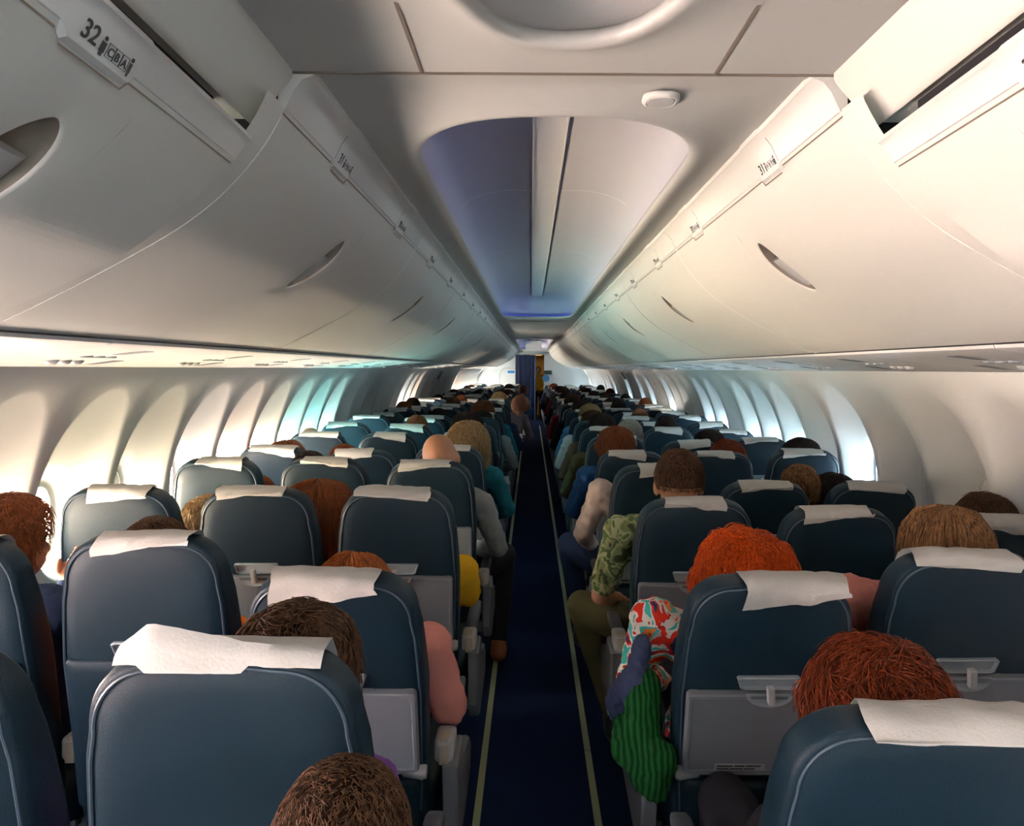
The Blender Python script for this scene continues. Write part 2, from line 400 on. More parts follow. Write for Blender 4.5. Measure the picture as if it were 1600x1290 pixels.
# ceiling with three recessed domes
def stadium(hw, y0, y1, b, off, n_arc=20, n_side=24):
    pts = []
    hw2 = hw + off; b2 = b + off
    for i in range(n_side + 1): pts.append((hw2, y0 + b + (y1 - y0 - 2 * b) * i / n_side))
    for i in range(1, n_arc): t = PI * i / n_arc; pts.append((hw2 * math.copysign(abs(math.cos(t)) ** .8, math.cos(t)), y1 - b + b2 * abs(math.sin(t)) ** .8))
    for i in range(n_side + 1): pts.append((-hw2, y1 - b - (y1 - y0 - 2 * b) * i / n_side))
    for i in range(1, n_arc): t = PI + PI * i / n_arc; pts.append((hw2 * math.copysign(abs(math.cos(t)) ** .8, math.cos(t)), y0 + b - b2 * abs(math.sin(t)) ** .8))
    return pts
ZC = 2.142
def dome(y0, y1, ya, yb, hw=.335, b=.42, led=True):
    # ceiling section between ya and yb with a dome opening y0..y1
    mb = MB(); XW = .50
    base = stadium(hw, y0, y1, b, 0)
    rect = []
    for (x, y) in base:
        # project outward to the rectangle
        if y0 + b <= y <= y1 - b and abs(abs(x) - hw) < 1e-6: rect.append((math.copysign(XW, x), y))
        else:
            cy = y1 - b if y > y1 - b else y0 + b; dx, dy = x, y - cy
            q = min(XW / max(abs(dx), 1e-6), ((yb - cy) if dy > 0 else (cy - ya)) / max(abs(dy), 1e-6)); rect.append((dx * q, cy + dy * q))
    for cx, cy in ((XW, yb), (-XW, yb), (-XW, ya), (XW, ya)):
        k = min(range(len(rect)), key=lambda i: (rect[i][0] - cx) ** 2 + (rect[i][1] - cy) ** 2); rect[k] = (cx, cy)
    def mixr(a, f): return [(p[0] + (q[0] - p[0]) * f, p[1] + (q[1] - p[1]) * f) for p, q in zip(a, rect)]
    rings = [[(x, y, ZC - .004) for x, y in rect]]
    for f, z in ((.85, ZC + .004), (.6, ZC + .006), (.42, ZC - .002)) if led else ((.85, ZC - .004), (.6, ZC - .004), (.42, ZC - .004)): rings.append([(x, y, z) for x, y in mixr(base, f)])
    for off, z in ((.040, ZC - .014), (.026, ZC - .020), (.013, ZC - .021), (.003, ZC - .017), (0, ZC - .008), (.003, ZC + .002), (.012, ZC + .008), (.03, ZC + .010)):
        rings.append([(x, y, z) for x, y in stadium(hw, y0, y1, b, off)])
    mb.loft(rings, False, False)
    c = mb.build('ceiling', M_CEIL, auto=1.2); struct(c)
    # the dome shell itself
    db = MB()
    yc0, yc1 = y0 + b, y1 - b
    rings = []
    for off, z in ((.060, ZC + .010), (.066, ZC + .030), (.056, ZC + .075), (.030, ZC + .125), (-.015, ZC + .165), (-.07, ZC + .188), (-.12, ZC + .200), (-.16, ZC + .206), (-.18, ZC + .207)):
        rings.append([(x, y, z) for x, y in stadium(hw, y0, y1, b, off)])
    db.loft(rings, False, True)
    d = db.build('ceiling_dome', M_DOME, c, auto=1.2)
    # blue light strip hidden behind the lip
    st = MB(); st.loft([[(x, y, ZC + .0125) for x, y in stadium(hw, y0, y1, b, .020)], [(x, y, ZC + .0125) for x, y in stadium(hw, y0, y1, b, .045)]], False, False)
    if led: st.build('light_strip', M_BLUE, c)
    # centre ridges
    rg = MB()
    for x in (-.051, .051):
        rg.box(x - .003, x + .003, y0 + .16, y1 - .16, ZC + .197, ZC + .212)
    rg.box(-.051, .051, y0 + .16, y1 - .16, ZC + .202, ZC + .210)
    rg.build('centre_rail', M_TRIM, c, smooth=False)
    k = 0
    jy = y0 + 1.62
    while jy < y1 - .3:
        j = MB(); xs = [-.34 + .68 * i / 24 for i in range(25)]
        def zd(x):
            a = hw - abs(x); return float(np.interp(a, [-.030, .015, .07, .12, .16, .18], [.125, .165, .188, .200, .206, .207])) + ZC
        j.loft([[(x, jy - .0035, zd(x) - .0015) for x in xs], [(x, jy + .0035, zd(x) - .0015) for x in xs]], False, False, closed=False)
        j.build('panel_joint', M_TRIM, c); jy += 1.62
    # lip joints
    return c
dome(-1.1, 1.235, -1.2, 1.396, hw=.20, b=.62, led=False)
dome(1.60, 8.0, 1.402, 8.6)
dome(13.4, 20.9, 12.9, 21.5)
def flat_ceiling(ya, yb):
    m = MB(); xs = [-.50, -.44, -.30, 0, .30, .44, .50]; zs = [ZC - .004, ZC + .003, ZC - .006, ZC - .012, ZC - .006, ZC + .003, ZC - .004]
    m.loft([[(x, ya, z) for x, z in zip(xs, zs)], [(x, yb, z) for x, z in zip(xs, zs)]], False, False, closed=False)
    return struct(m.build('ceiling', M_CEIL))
flat_ceiling(8.606, 10.7); flat_ceiling(10.706, 12.894); flat_ceiling(21.506, 27)
# seams of the nearest ceiling panels
sb = MB()
sb.box(-.50, .50, 1.3955, 1.4025, ZC - .0065, ZC + .02)
struct(sb.build('trim_50', M_SEAM, smooth=False))
for i, x in enumerate((-.257, .277)):
    g = MB(); g.box(x - .003, x + .003, -.9, 1.395, ZC - .0058, ZC + .006)
    struct(g.build('trim_%d' % (51 + i), M_SEAM if i == 0 else M_SEAM, smooth=False))
# closing structure over the bins (fuselage crown) and cabin ends
cr = MB(); crp = [(-1.85, 0), (-1.95, 1.2), (-1.66, 1.75), (-.9, 2.42), (0, 2.5), (.9, 2.42), (1.66, 1.75), (1.95, 1.2), (1.85, 0)]
crp = [p for p in crp if p[1] > 1.7]
cr.loft([[(x, Y0 - .2, z) for x, z in crp], [(x, 27, z) for x, z in crp]], False, False, closed=False)
struct(cr.build('ceiling', mat('crown lining', (0.3, 0.3, 0.3), 0.8)))
rw = MB(); rw.add([(-1.9, Y0 - .1, 0), (1.9, Y0 - .1, 0), (1.9, Y0 - .1, 2.5), (-1.9, Y0 - .1, 2.5)], [(0, 1, 2, 3)])
struct(rw.build('wall_rear', M_BULK, smooth=False))

# ------------------------------------------------------------------ overhead bins
BP = [(1.068, 1.664), (1.045, 1.672), (1.005, 1.688), (.905, 1.738), (.79, 1.800), (.70, 1.852), (.63, 1.905), (.568, 1.972), (.525, 2.035), (.508, 2.075)]
def smooth_prof(P, n=40):
    P = [Vector((x, z)) for x, z in P]; L = [0]
    for a, b in zip(P, P[1:]): L.append(L[-1] + (b - a).length)
    ts = np.linspace(0, L[-1], n); xs = np.interp(ts, L, [p.x for p in P]); zs = np.interp(ts, L, [p.y for p in P])
    k = np.array([1, 2, 3, 2, 1]) / 9.0
    for _ in range(2):
        xs[2:-2] = np.convolve(xs, k, 'valid'); zs[2:-2] = np.convolve(zs, k, 'valid')
    return [(float(a), float(b)) for a, b in zip(xs, zs)]
PROF = smooth_prof(BP, 46)
def at_ratio(prof, f):
    L = [0]
    for a, b in zip(prof, prof[1:]): L.append(L[-1] + math.dist(a, b))
    t = f * L[-1]; x = float(np.interp(t, L, [p[0] for p in prof])); z = float(np.interp(t, L, [p[1] for p in prof]))
    x2 = float(np.interp(t + .01, L, [p[0] for p in prof])); z2 = float(np.interp(t + .01, L, [p[1] for p in prof]))
    tg = Vector((x2 - x, z2 - z)).normalized()
    return x, z, tg
def bin_door(s, L, prof, th=.02, hy=None, hole=True):
    """curved door, grid with a pointed-oval recess for the handle"""
    mb = MB(); N = len(prof)
    Ls = [0]
    for a, b in zip(prof, prof[1:]): Ls.append(Ls[-1] + math.dist(a, b))
    tot = Ls[-1]
    def P(u, y, d=0):                    # u = length along the profile
        u = min(max(u, 0), tot); x = float(np.interp(u, Ls, [p[0] for p in prof])); z = float(np.interp(u, Ls, [p[1] for p in prof]))
        if d:
            a = min(u + .004, tot); b2 = max(u - .004, 0)
            dx = float(np.interp(a, Ls, [p[0] for p in prof]) - np.interp(b2, Ls, [p[0] for p in prof])); dz = float(np.interp(a, Ls, [p[1] for p in prof]) - np.interp(b2, Ls, [p[1] for p in prof]))
            l = math.hypot(dx, dz); nx, nz = -dz / l, dx / l     # points up/out of the cabin? flipped below
            if nz < 0: nx, nz = -nx, -nz
            x += nx * d; z += nz * d
        return (s * x, y, z)
    uc = tot * .655; hu, hyw = .105, .048
    cell_u0, cell_u1, cy0, cy1 = uc - .16, uc + .16, hy - .10, hy + .10
    ys = sorted(set([0, .004, cy0, cy1, L - .004, L]))
    us = [tot * i / 44 for i in range(45)]
    us = [u for u in us if not (cell_u0 - .004 < u < cell_u0 + .004 or cell_u1 - .004 < u < cell_u1 + .004)] + [cell_u0, cell_u1]; us = sorted(us)
    for y0, y1 in zip(ys, ys[1:]):
        e0 = .004 if y0 == 0 else 0; e1 = .004 if y1 == L else 0
        hasc = abs(y0 - cy0) < 1e-6
        for u0, u1 in zip(us, us[1:]):
            if hasc and u0 >= cell_u0 - 1e-6 and u1 <= cell_u1 + 1e-6: continue
            mb.add([P(u0, y0, e0), P(u1, y0, e0), P(u1, y1, e1), P(u0, y1, e1)], [(0, 1, 2, 3)])
    n = 40; rings = []
    for (a, b, d) in ((None, None, 0), (hu + .008, hyw + .006, 0), (hu + .002, hyw + .001, .0015), (hu, hyw, .004), (hu - .006, hyw - .006, .030), (hu * .6, hyw * .6, .038), (.01, .008, .038)):
        row = []
        for k in range(n):
            t = 2 * PI * (k + .5) / n; ct, st = math.cos(t), math.sin(t)
            if a is None:
                q = 1 / max(abs(ct) / .16, abs(st) / .10); du, dy = ct * q, st * q
            else: du, dy = a * ct, b * math.copysign(abs(st) ** 1.15, st)
            row.append((uc + du, hy + dy, d))
        rings.append(row)
    for du, dy in ((.16, .10), (-.16, .10), (-.16, -.10), (.16, -.10)):
        k = min(range(n), key=lambda q: (rings[0][q][0] - uc - du) ** 2 + (rings[0][q][1] - hy - dy) ** 2); rings[0][k] = (uc + du, hy + dy, 0)
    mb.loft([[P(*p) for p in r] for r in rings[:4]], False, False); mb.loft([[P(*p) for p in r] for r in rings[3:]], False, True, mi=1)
    # thickness: edges
    for y in (0, L):
        mb.loft([[P(u, y, .004) for u in us], [P(u, y, th) for u in us]], False, False, closed=False)
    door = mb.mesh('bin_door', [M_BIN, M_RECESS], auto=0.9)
    hb = MB(); rr = []
    for du in np.linspace(-.80, .34, 13):
        w = hyw * (1 - abs(du) ** 3) * .82
        rr.append([P(uc + du * hu, hy + w * c, dd) for c, dd in ((-1, .016), (-.7, .007), (0, .004), (.7, .007), (1, .016), (0, .024))])
    hb.loft(rr)
    handle = hb.mesh('bin_handle', mat('handle plastic', (.42, .42, .41), .3), auto=1.0)
    return door, handle
def text_mesh(body, size, mat_):
    c = bpy.data.curves.new('txt', 'FONT'); c.body = body; c.size = size; c.extrude = 0.0004; c.offset = size * .012
    o = bpy.data.objects.new('txt', c); COL.objects.link(o)
    dg = bpy.context.evaluated_depsgraph_get(); me = bpy.data.meshes.new_from_object(o.evaluated_get(dg))
    bpy.data.objects.remove(o); me.materials.clear(); me.materials.append(mat_); return me
def frame_mtx(origin, xdir, ydir):
    x = Vector(xdir).normalized(); y = Vector(ydir).normalized(); z = x.cross(y).normalized(); y = z.cross(x)
    m = Matrix((x, y, z)).transposed().to_4x4(); m.translation = Vector(origin); return m
def row_marker(parent, s, y, num, face, size=.030):
    """number, little figure and boxed seat letters on a tab. face = (x0,z0,x1,z1): lower and upper edge of the tab face"""
    x0, z0, x1, z1 = face
    updir = Vector((s * (x1 - x0), 0, z1 - z0)).normalized()
    xdir = Vector((0, 1, 0)) if s < 0 else Vector((0, -1, 0))
    nrm = xdir.cross(updir).normalized()
    org = Vector((s * x0, y, z0)) + nrm * .0012
    M = frame_mtx(org, xdir, updir)
    num_m = text_mesh(str(num), size * 1.15, M_BLACKTX)
    o = link('row_number', num_m, parent); o.matrix_local = M @ Matrix.Translation((.004, size * .22, 0))
    let = 'CBA' if s < 0 else 'FED'
    xo = size * 1.72
    fig = MB()
    def figure(x, w, hgt):
        fig.tube([(x, size * .82, -.0002), (x, size * .82, .0004)], size * .11, 10)
        fig.box(x - w, x + w, size * .2, size * .2 + hgt, -.0002, .0004); fig.box(x - w * .6, x + w * .6, size * .02, size * .3, -.0002, .0004)
    if s < 0: figure(xo, size * .17, size * .46); x0l = xo + size * .32
    else: figure(xo - size * .1, size * .10, size * .46); x0l = xo + size * .16
    for i, ch in enumerate(let):
        cx = x0l + i * size * .56
        o = link('seat_letter', text_mesh(ch, size * .56, M_BLACKTX), parent); o.matrix_local = M @ Matrix.Translation((cx + size * .09, size * .25, 0))
        t = size * .022
        for (a, b, c, d) in ((cx, cx + size * .52, size * .14, size * .14 + t), (cx, cx + size * .52, size * .76, size * .76 + t), (cx, cx + t, size * .14, size * .76), (cx + size * .52, cx + size * .52 + t, size * .14, size * .76)):
            fig.box(a, b, c, d, -.0002, .0003)
    figure(x0l + size * 1.86, size * (.10 if s < 0 else .17), size * .46)
    f_ = fig.build('seat_symbol', M_BLACKTX, parent, smooth=False); f_.matrix_local = M
def trim_mesh(s, L, tabs, pr):
    """latch rail: cross-section pr [(x,z)...]; tabs get a lower flange"""
    mb = MB()
    ys = [0, .028, .030]
    for t in tabs: ys += [t - .012, t, t + .125, t + .137]
    ys += [L - .03, L - .028, L]; ys = sorted(ys)
    rings = []
    for y in ys:
        on = any(t - .001 <= y <= t + .126 for t in tabs)
        row = []
        for i, (x, z) in enumerate(pr):
            if on and i <= 1: x, z = x + .004, z - .013
            if on: x -= .003
            row.append((s * x, y, z))
        rings.append(row)
    mb.loft(rings, True, True)
    # fine joint lines
    for t in tabs:
        i0, i1 = pr[1], pr[2]
    return mb.mesh('latch_rail', M_TRIM, auto=0.6)
RAIL = [(.514, 2.070), (.506, 2.074), (.490, 2.108), (.476, 2.126), (.455, 2.134), (.455, 2.16), (.52, 2.16), (.52, 2.08)]
BL = 1.60
bins_meshes = {}
for s in (-1, 1):
    door, handle = bin_door(s, BL - .006, PROF, hy=.77); filler = MB(); filler.loft([[(s * (x + .001), y_, z + .001) for x, z in PROF] for y_ in (-.085, .004)], False, False, closed=False); filler = filler.mesh('door_lip', M_BIN)
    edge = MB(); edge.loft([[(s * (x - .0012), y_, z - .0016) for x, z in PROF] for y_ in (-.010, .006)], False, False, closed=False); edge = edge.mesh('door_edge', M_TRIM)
    rail = trim_mesh(s, BL - .004, (.35, 1.15), RAIL)
    lines = MB()
    for t in (.35,):
        for (a, b) in ((RAIL[1], RAIL[2]), (RAIL[2], RAIL[3])):
            lines.add([(s * (a[0] - .0035), t - .013, a[1]), (s * (b[0] - .0035), t - .013, b[1]), (s * (b[0] - .0035), t - .010, b[1]), (s * (a[0] - .0035), t - .010, a[1])], [(0, 1, 2, 3)])
    sl = MB(); yy_ = [0, .337, .350, .475, .487, 1.137, 1.150, 1.275, 1.287, BL - .004]; on_ = [0, 0, 1, 1, 0, 0, 1, 1, 0, 0]
    sl.loft([[(s * (RAIL[0][0] + .004 * q - .0028), y_, RAIL[0][1] - .013 * q - .0045 - dz) for dz in (0, .0035)] for y_, q in zip(yy_, on_)], False, False, closed=False); seam_m = sl.mesh('rail_seam', M_SEAM, smooth=False)
    body = MB()      # box behind the door, coloured black as shade in the gap below the rail
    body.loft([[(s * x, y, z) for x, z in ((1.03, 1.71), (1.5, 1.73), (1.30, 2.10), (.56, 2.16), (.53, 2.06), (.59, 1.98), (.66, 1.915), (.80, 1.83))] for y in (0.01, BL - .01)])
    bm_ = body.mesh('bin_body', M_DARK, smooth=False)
    lm = lines.mesh('rail_joint', M_SEAM, smooth=False)
    for k in range(14):
        y = 1.402 + k * BL
        o = thing('overhead_bin', (0, y, 0), f'closed white overhead bin above the {SIDE[s]} seats, {ORD[k + 1]} bin from the camera', 'overhead bin', f'overhead bins along the {SIDE[s]} side')
        link('bin_door', door, o); h = link('bin_handle', handle, o)
        if k == 0: link('door_lip', filler, o)
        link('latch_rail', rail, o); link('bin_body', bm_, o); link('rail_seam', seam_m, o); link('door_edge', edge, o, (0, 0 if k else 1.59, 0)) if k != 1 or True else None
        for t in (.35, 1.15): link('rail_joint', lm, o, (0, t - .35, 0))
        if k < 4:
            for t, num in ((.35, 31 - 2 * k), (1.15, 30 - 2 * k)):
                row_marker(o, s, t + .008 if s < 0 else t + .118, num, (.5065, 2.067, .4865, 2.108), .030)
    # nearest bin: hangs a little lower, with a fairing above it
    prof = smooth_prof([(1.062, 1.652), (1.03, 1.660), (.961, 1.688), (.852, 1.7375), (.743, 1.792), (.634, 1.879), (.590, 1.924), (.562, 1.960)], 40)
    L = 1.66; YE = 1.315; d2, h2 = bin_door(s, L, prof, hy=1.28)
    RAIL2 = [(.572, 1.955), (.562, 1.957), (.549, 1.979), (.542, 1.987), (.535, 1.990), (.536, 1.998), (.60, 1.998), (.60, 1.965)]
    o = thing('overhead_bin', (0, YE - L - .0725, .0608), f'large near overhead bin on the {SIDE[s]}, row 32, beside the beige fairing', 'overhead bin', f'overhead bins along the {SIDE[s]} side')
    o.rotation_euler = (R(-2.1), 0, 0)
    sl = MB(); sl.loft([[(s * (RAIL2[0][0] + .004 * q - .0028), y_, RAIL2[0][1] - .013 * q - .0045 - dz) for dz in (0, .003)] for y_, q in zip([0, .287, .300, .425, .437, 1.172, 1.185, 1.310, 1.322, L - .004], [0, 0, 1, 1, 0, 0, 1, 1, 0, 0])], False, False, closed=False); link('rail_seam', sl.mesh('rail_seam', M_SEAM, smooth=False), o)
    link('bin_door', d2, o); link('bin_handle', h2, o); link('latch_rail', trim_mesh(s, L, (.30, 1.185), RAIL2), o)
    body = MB(); body.loft([[(s * x, y, z) for x, z in ((1.02, 1.70), (1.5, 1.73), (1.30, 2.02), (.59, 2.055), (.59, 2.00), (.60, 1.99), (.64, 1.925), (.78, 1.82))] for y in (0.01, L - .03)])  # black body stands in for the shade in the slot under the fairing
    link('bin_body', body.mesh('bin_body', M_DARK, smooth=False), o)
    row_marker(o, s, 1.192 if s < 0 else 1.300, 32, (0.5605, 1.947, .5455, 1.9785), .027)
    # fairing
    fb = MB(); Lf = 1.9
    sec = [(.5725, 2.050), (.5650, 2.040), (.5575, 2.043), (.5535, 2.050), (.495, 2.120), (.490, 2.130), (.490, 2.150), (.66, 2.150), (.66, 2.050)]
    cxm, czm = .58, 2.10
    def scl(q): return [(cxm + (x - cxm) * q, czm + (z - czm) * q) for x, z in sec]
    fb.loft([[(s * x, y, z) for x, z in scl(q)] for y, q in ((0, 1), (Lf - .008, 1), (Lf - .003, .985), (Lf, .94))])
    fo = fb.build('bin_fairing', M_BIN, auto=0.9); fo.location = (0, 1.397 - Lf - .077, .0697); fo.rotation_euler = (R(-2.1), 0, 0)
    tag(fo, f'beige boxed fairing between the ceiling and the nearest {SIDE[s]} bin', 'panel')

# ------------------------------------------------------------------ service panels under the bins
def psu_mesh(s, L):
    mb = MB(); pr = [(1.056, 1.668), (1.062, 1.656), (1.075, 1.651), (1.20, 1.640), (1.38, 1.618), (1.50, 1.601), (1.535, 1.598), (1.552, 1.604), (1.560, 1.625), (1.50, 1.66), (1.10, 1.69)]
    mb.loft([[(s * x, y, z) for x, z in pr] for y in (.0015, L - .0015)])
    return mb.mesh('panel', M_PSU, auto=0.5)
for s in (-1, 1):
    L = 0.80; pm = psu_mesh(s, L)
    def U(x): return float(np.interp(x, [1.075, 1.20, 1.38, 1.50], [1.651, 1.640, 1.618, 1.601]))
    v = MB()
    vents = []
    vm = MB(); vm.tube([(0, 0, .002), (0, 0, -.004), (0, 0, -.012), (0, 0, -.013)], [.021, .020, .012, .004], 20); vmm = vm.mesh('air_vent', M_LIGHTPL)
    lmn = MB(); lmn.tube([(0, 0, .002), (0, 0, -.004), (0, 0, -.005)], [.018, .017, .012], 20); lmm = lmn.mesh('reading_light', M_LATCH)
    gm = MB().box(-.045, .045, -.028, .028, -.003, .002).mesh('sign_panel', M_GREYPL, False)
    sp = MB()
    for i in range(6): sp.box(-.05, .05, -.03 + i * .011, -.026 + i * .011, -.002, .001)
    spm = sp.mesh('speaker_grille', M_GREYPL, False)
    for k in range(31):
        y = -.55 + k * L
        if y > Y1 - .5: break
        near = ORD[k]
        o = thing('service_panel', (0, y, 0), f'white passenger service panel under the {SIDE[s]} bins, {near} segment from the camera', 'service panel', f'service panels under the {SIDE[s]} bins')
        link('panel', pm, o)
        for i in range(3):
            a = link('air_vent', vmm, o, (s * (1.40 - .0), .30 + i * .06, U(1.40) + .002)); a = link('reading_light', lmm, o, (s * 1.30, .30 + i * .06, U(1.30) + .001))
        a = link('sign_panel', gm, o, (s * 1.20, .36, U(1.20) + .001)); a.rotation_euler = (0, s * R(6), 0)
        a = link('speaker_grille', spm, o, (s * 1.42, .60, U(1.42) + .001)); a.rotation_euler = (0, s * R(7), 0)
# dark gap rail between bins and service panels
for s in (-1, 1):
    g = MB(); g.box(min(s * 1.056, s * 1.10), max(s * 1.056, s * 1.10), Y0, Y1, 1.664, 1.690)
    struct(g.build('trim_%d' % (60 + (s > 0)), M_DARK, smooth=False))

# speaker / detector on the near ceiling
o = thing('ceiling_speaker', (.20, 1.53, ZC - .004), 'small round white cover on the ceiling in front of the big dome', 'ceiling speaker')
def rrect(hx, hy, n=40, ex=.75): return [(hx * math.copysign(abs(math.cos(t)) ** ex, math.cos(t)), hy * math.copysign(abs(math.sin(t)) ** ex, math.sin(t))) for t in [2 * PI * k / n for k in range(n)]]
m = MB(); m.loft([[(x, y, z) for x, y in rrect(a, b)] for a, b, z in ((.037, .037, .004), (.037, .037, -.002), (.034, .034, -.006), (.029, .029, -.007), (.027, .027, -.004))]); m.build('cover_ring', M_TRIM, o)
m = MB(); m.loft([[(x, y, z) for x, y in rrect(a, b)] for a, b, z in ((.0275, .0275, -.003), (.026, .026, -.0075), (.020, .020, -.0085))]); m.build('grille', mat('grille grey', (0.45, 0.45, 0.43), 0.5), o)

# ------------------------------------------------------------------ far end: partitions, curtain, galley
YB = 23.6
pr = []
for s in (-1, 1):
    b = MB()
    xi = .34 if s > 0 else .30
    pts = [(xi, 0), (1.60, 0), (1.78, .9), (1.72, 1.35), (1.52, 1.62), (1.0, 1.72), (.62, 1.92), (.50, 2.12), (xi, 2.14)]
    b.loft([[(s * x, y, z) for x, z in pts] for y in (YB, YB + .04)])
    w = struct(b.build('wall_front', M_BULK, smooth=False, bevel=.003))
# partition above the doorway
b = MB().box(-.32, .36, YB, YB + .05, 2.06, 2.16); struct(b.build('wall_front', M_BULK, smooth=False))
# closed door outline on the left partition
dl = MB(); dp = [(-1.02, .0), (-1.02, 1.42), (-.97, 1.55), (-.86, 1.62), (-.40, 1.62), (-.40, 0)]
dl.tube([(x, YB - .004, z) for x, z in dp], .006, 6); struct(dl.build('trim_70', M_GREYPL))
def sign(name, x, z, w, h, y, mats, label, lit=0):
    o = thing(name, (x, y, z), label, 'sign')
    MB().box(-w / 2, w / 2, -.008, .012, -h / 2, h / 2).build('sign_board', mats[0], o, smooth=False, bevel=.003)
    MB().box(-w / 2 + .02, w / 2 * (.1 if lit else .7), -.011, -.007, -h / 2 + .015, h / 2 - .015).build('sign_field', mats[1], o, smooth=False)
    return o
sign('wall_sign', -.66, 1.50, .28, .11, YB - .012, (mat('sign white', (.8, .85, .9), .4), mat('sign blue', (.02, .22, .55), .4)), 'small blue and white sign on the left front partition')
sign('wall_sign', .46, 1.49, .24, .12, YB - .012, (mat('sign green dark', (.03, .08, .08), .4), mat('sign dark', (.02, .03, .03), .4)), 'small dark sign on the right front partition')
o = thing('wall_sticker', (.40, YB - .004, 1.31), 'round light blue sticker low on the right front partition', 'sticker')
m = MB(); m.tube([(0, -.003, 0), (0, .003, 0)], .11, 28); m.build('disc', mat('sticker blue', (.05, .18, .38), .5), o)
# curtain
cu = MB(); n = 110; cols = []
for i in range(n + 1):
    t = i / n; x = -.53 + .60 * t
    cols.append((x, 23.30 + .035 * math.sin(t * 62) + .012 * math.sin(t * 23 + 1)))
def crow(z, f): return [(x + .01 * f * math.sin(i * .3), 23.30 + (y - 23.30) * f, z) for i, (x, y) in enumerate(cols)]
zt = 2.02
rings = [crow(z, f) for z, f in ((zt, .55), (1.8, .8), (1.2, 1.0), (.6, 1.1), (.05, 1.2))]
cu.loft(rings, False, False, closed=False)
cu.loft([[(x, y + .006, z) for x, y, z in r] for r in rings], False, False, closed=False)
tag(cu.build('aisle_curtain', M_CURT), 'dark blue pleated curtain drawn across the front end of the aisle', 'curtain')
cr_ = MB(); cr_.tube([(-.60, 23.30, 2.035), (.42, 23.30, 2.035)], .012, 10)
tag(cr_.build('curtain_rail', M_METAL), 'curtain rail above the blue aisle curtain', 'rail')
# galley beyond the curtain
g = MB(); g.add([(-1.6, 26.6, 0), (1.6, 26.6, 0), (1.6, 26.6, 2.5), (-1.6, 26.6, 2.5)], [(0, 1, 2, 3)])
struct(g.build('wall_front', mat('galley wall', (.34, .22, .08), .5), smooth=False))
for s in (-1, 1):
    g = MB(); g.add([(s * .75, 23.64, 0), (s * .75, 26.6, 0), (s * .75, 26.6, 2.4), (s * .75, 23.64, 2.4)], [(0, 1, 2, 3)])
    struct(g.build('wall_' + SIDE[s], mat('galley side', (.36, .26, .12), .5), smooth=False))
o = thing('galley_lamp', (0.1, 25.6, 2.06), 'warm ceiling lamp in the galley beyond the curtain', 'lamp')
MB().box(-.22, .22, -.2, .2, 0, .03).build('lamp_body', M_TRIM, o, smooth=False, bevel=.004)
MB().box(-.19, .19, -.17, .17, -.006, 0).build('diffuser', M_GLOW, o, smooth=False)
o2 = lamp('galley_light', 'AREA', (0.1, 25.6, 2.03), (0, 0, 0), 7, (1, .68, .28), size=.35)
# box in the far dome
o = thing('ceiling_box', (0, 19.6, ZC + .165), 'white box hanging under the farthest ceiling dome', 'ceiling unit')
MB().box(-.20, .20, 0, .9, -.20, 0.0).build('housing', M_BULK, o, smooth=False, bevel=.01)
# overwing exit frames
for s, y in ((-1, 13.0), (1, 13.8)):
    o = thing('exit_door_surround', (0, y, 0), f'emergency exit surround with dark grips in the {SIDE[s]} sidewall', 'emergency exit')
    m = MB(); zs = [.98 + .58 * i / 20 for i in range(21)]
    for a, b, dd in ((-.30, -.24, .03), (.24, .30, .03)):
        m.loft([[(s * (WX(z) - q), yy, z) for (yy, q) in ((a, 0), (a, dd), (b, dd), (b, 0))] for z in zs])
    m.build('door_frame', M_TRIM, o)
    m = MB(); m.loft([[(s * (WX(z) - q), yy, z) for (yy, q) in ((-.10, .0), (-.10, .035), (.10, .035), (.10, 0))] for z in (1.42, 1.46, 1.50, 1.55)]); m.build('handle_cover', M_GREYPL, o)
    m = MB(); m.loft([[(s * (WX(z) - q), yy, z) for (yy, q) in ((.30, 0), (.30, .02), (.34, .02), (.34, 0))] for z in (1.0, 1.1, 1.3, 1.55)]); m.build('grip', M_DARK, o)

# ------------------------------------------------------------------ seats
HB = .775                                   # length of the backrest above its hinge
def back_outline(inset=0.0, n=72, v0=-.03, v1=None):
    v1 = HB if v1 is None else v1
    pts = []
    hw0, hw1, hw2 = .196, .216, .196
    r = .105
    # right side upward
    def hw(v): return float(np.interp(v, [v0, .15, .45, .62, v1], [hw0, .209, hw1, .207, .178]))
    m = 16
    for i in range(m): v = v0 + (v1 - r - v0) * i / m; pts.append((hw(v), v))
    hx = hw(v1 - r)
    for i in range(13):
        t = PI / 2 * i / 12; pts.append((hx - r + r * math.cos(t) ** .9 if math.cos(t) > 0 else hx - r, v1 - r + r * math.sin(t)))
    # slightly crowned top
    k = 5
    top = [(( hx - r) * (1 - 2 * i / (k + 1)), v1 + .006 * (1 - (1 - 2 * i / (k + 1)) ** 2)) for i in range(1, k + 1)]
    L = [(-x, v) for x, v in reversed(pts)]
    out = pts + top + L
    if inset:
        cx, cv = 0, (v0 + v1) / 2; hx_, hv = .216, (v1 - v0) / 2
        out = [(x * (1 - inset / hx_), cv + (v - cv) * (1 - inset / hv)) for x, v in out]
    return out
def TY(y, v):
    t = min(1, max(0, (v - .50) / .24)); return y * (1 - .30 * t) - .006 * t
def seat_back_mesh():
    mb = MB()
    rd = [(.12, -.064), (.05, -.064), (.026, -.060), (.018, -.055), (.014, -.053), (.010, -.055), (.003, -.050), (0, -.040), (0, .0), (0, .025), (.004, .038), (.016, .046), (.05, .050), (.12, .046)]
    mb.loft([[(x, TY(y, v), v) for x, v in back_outline(i)] for i, y in rd])
    return mb.mesh('backrest', M_LEATHER, auto=1.0)
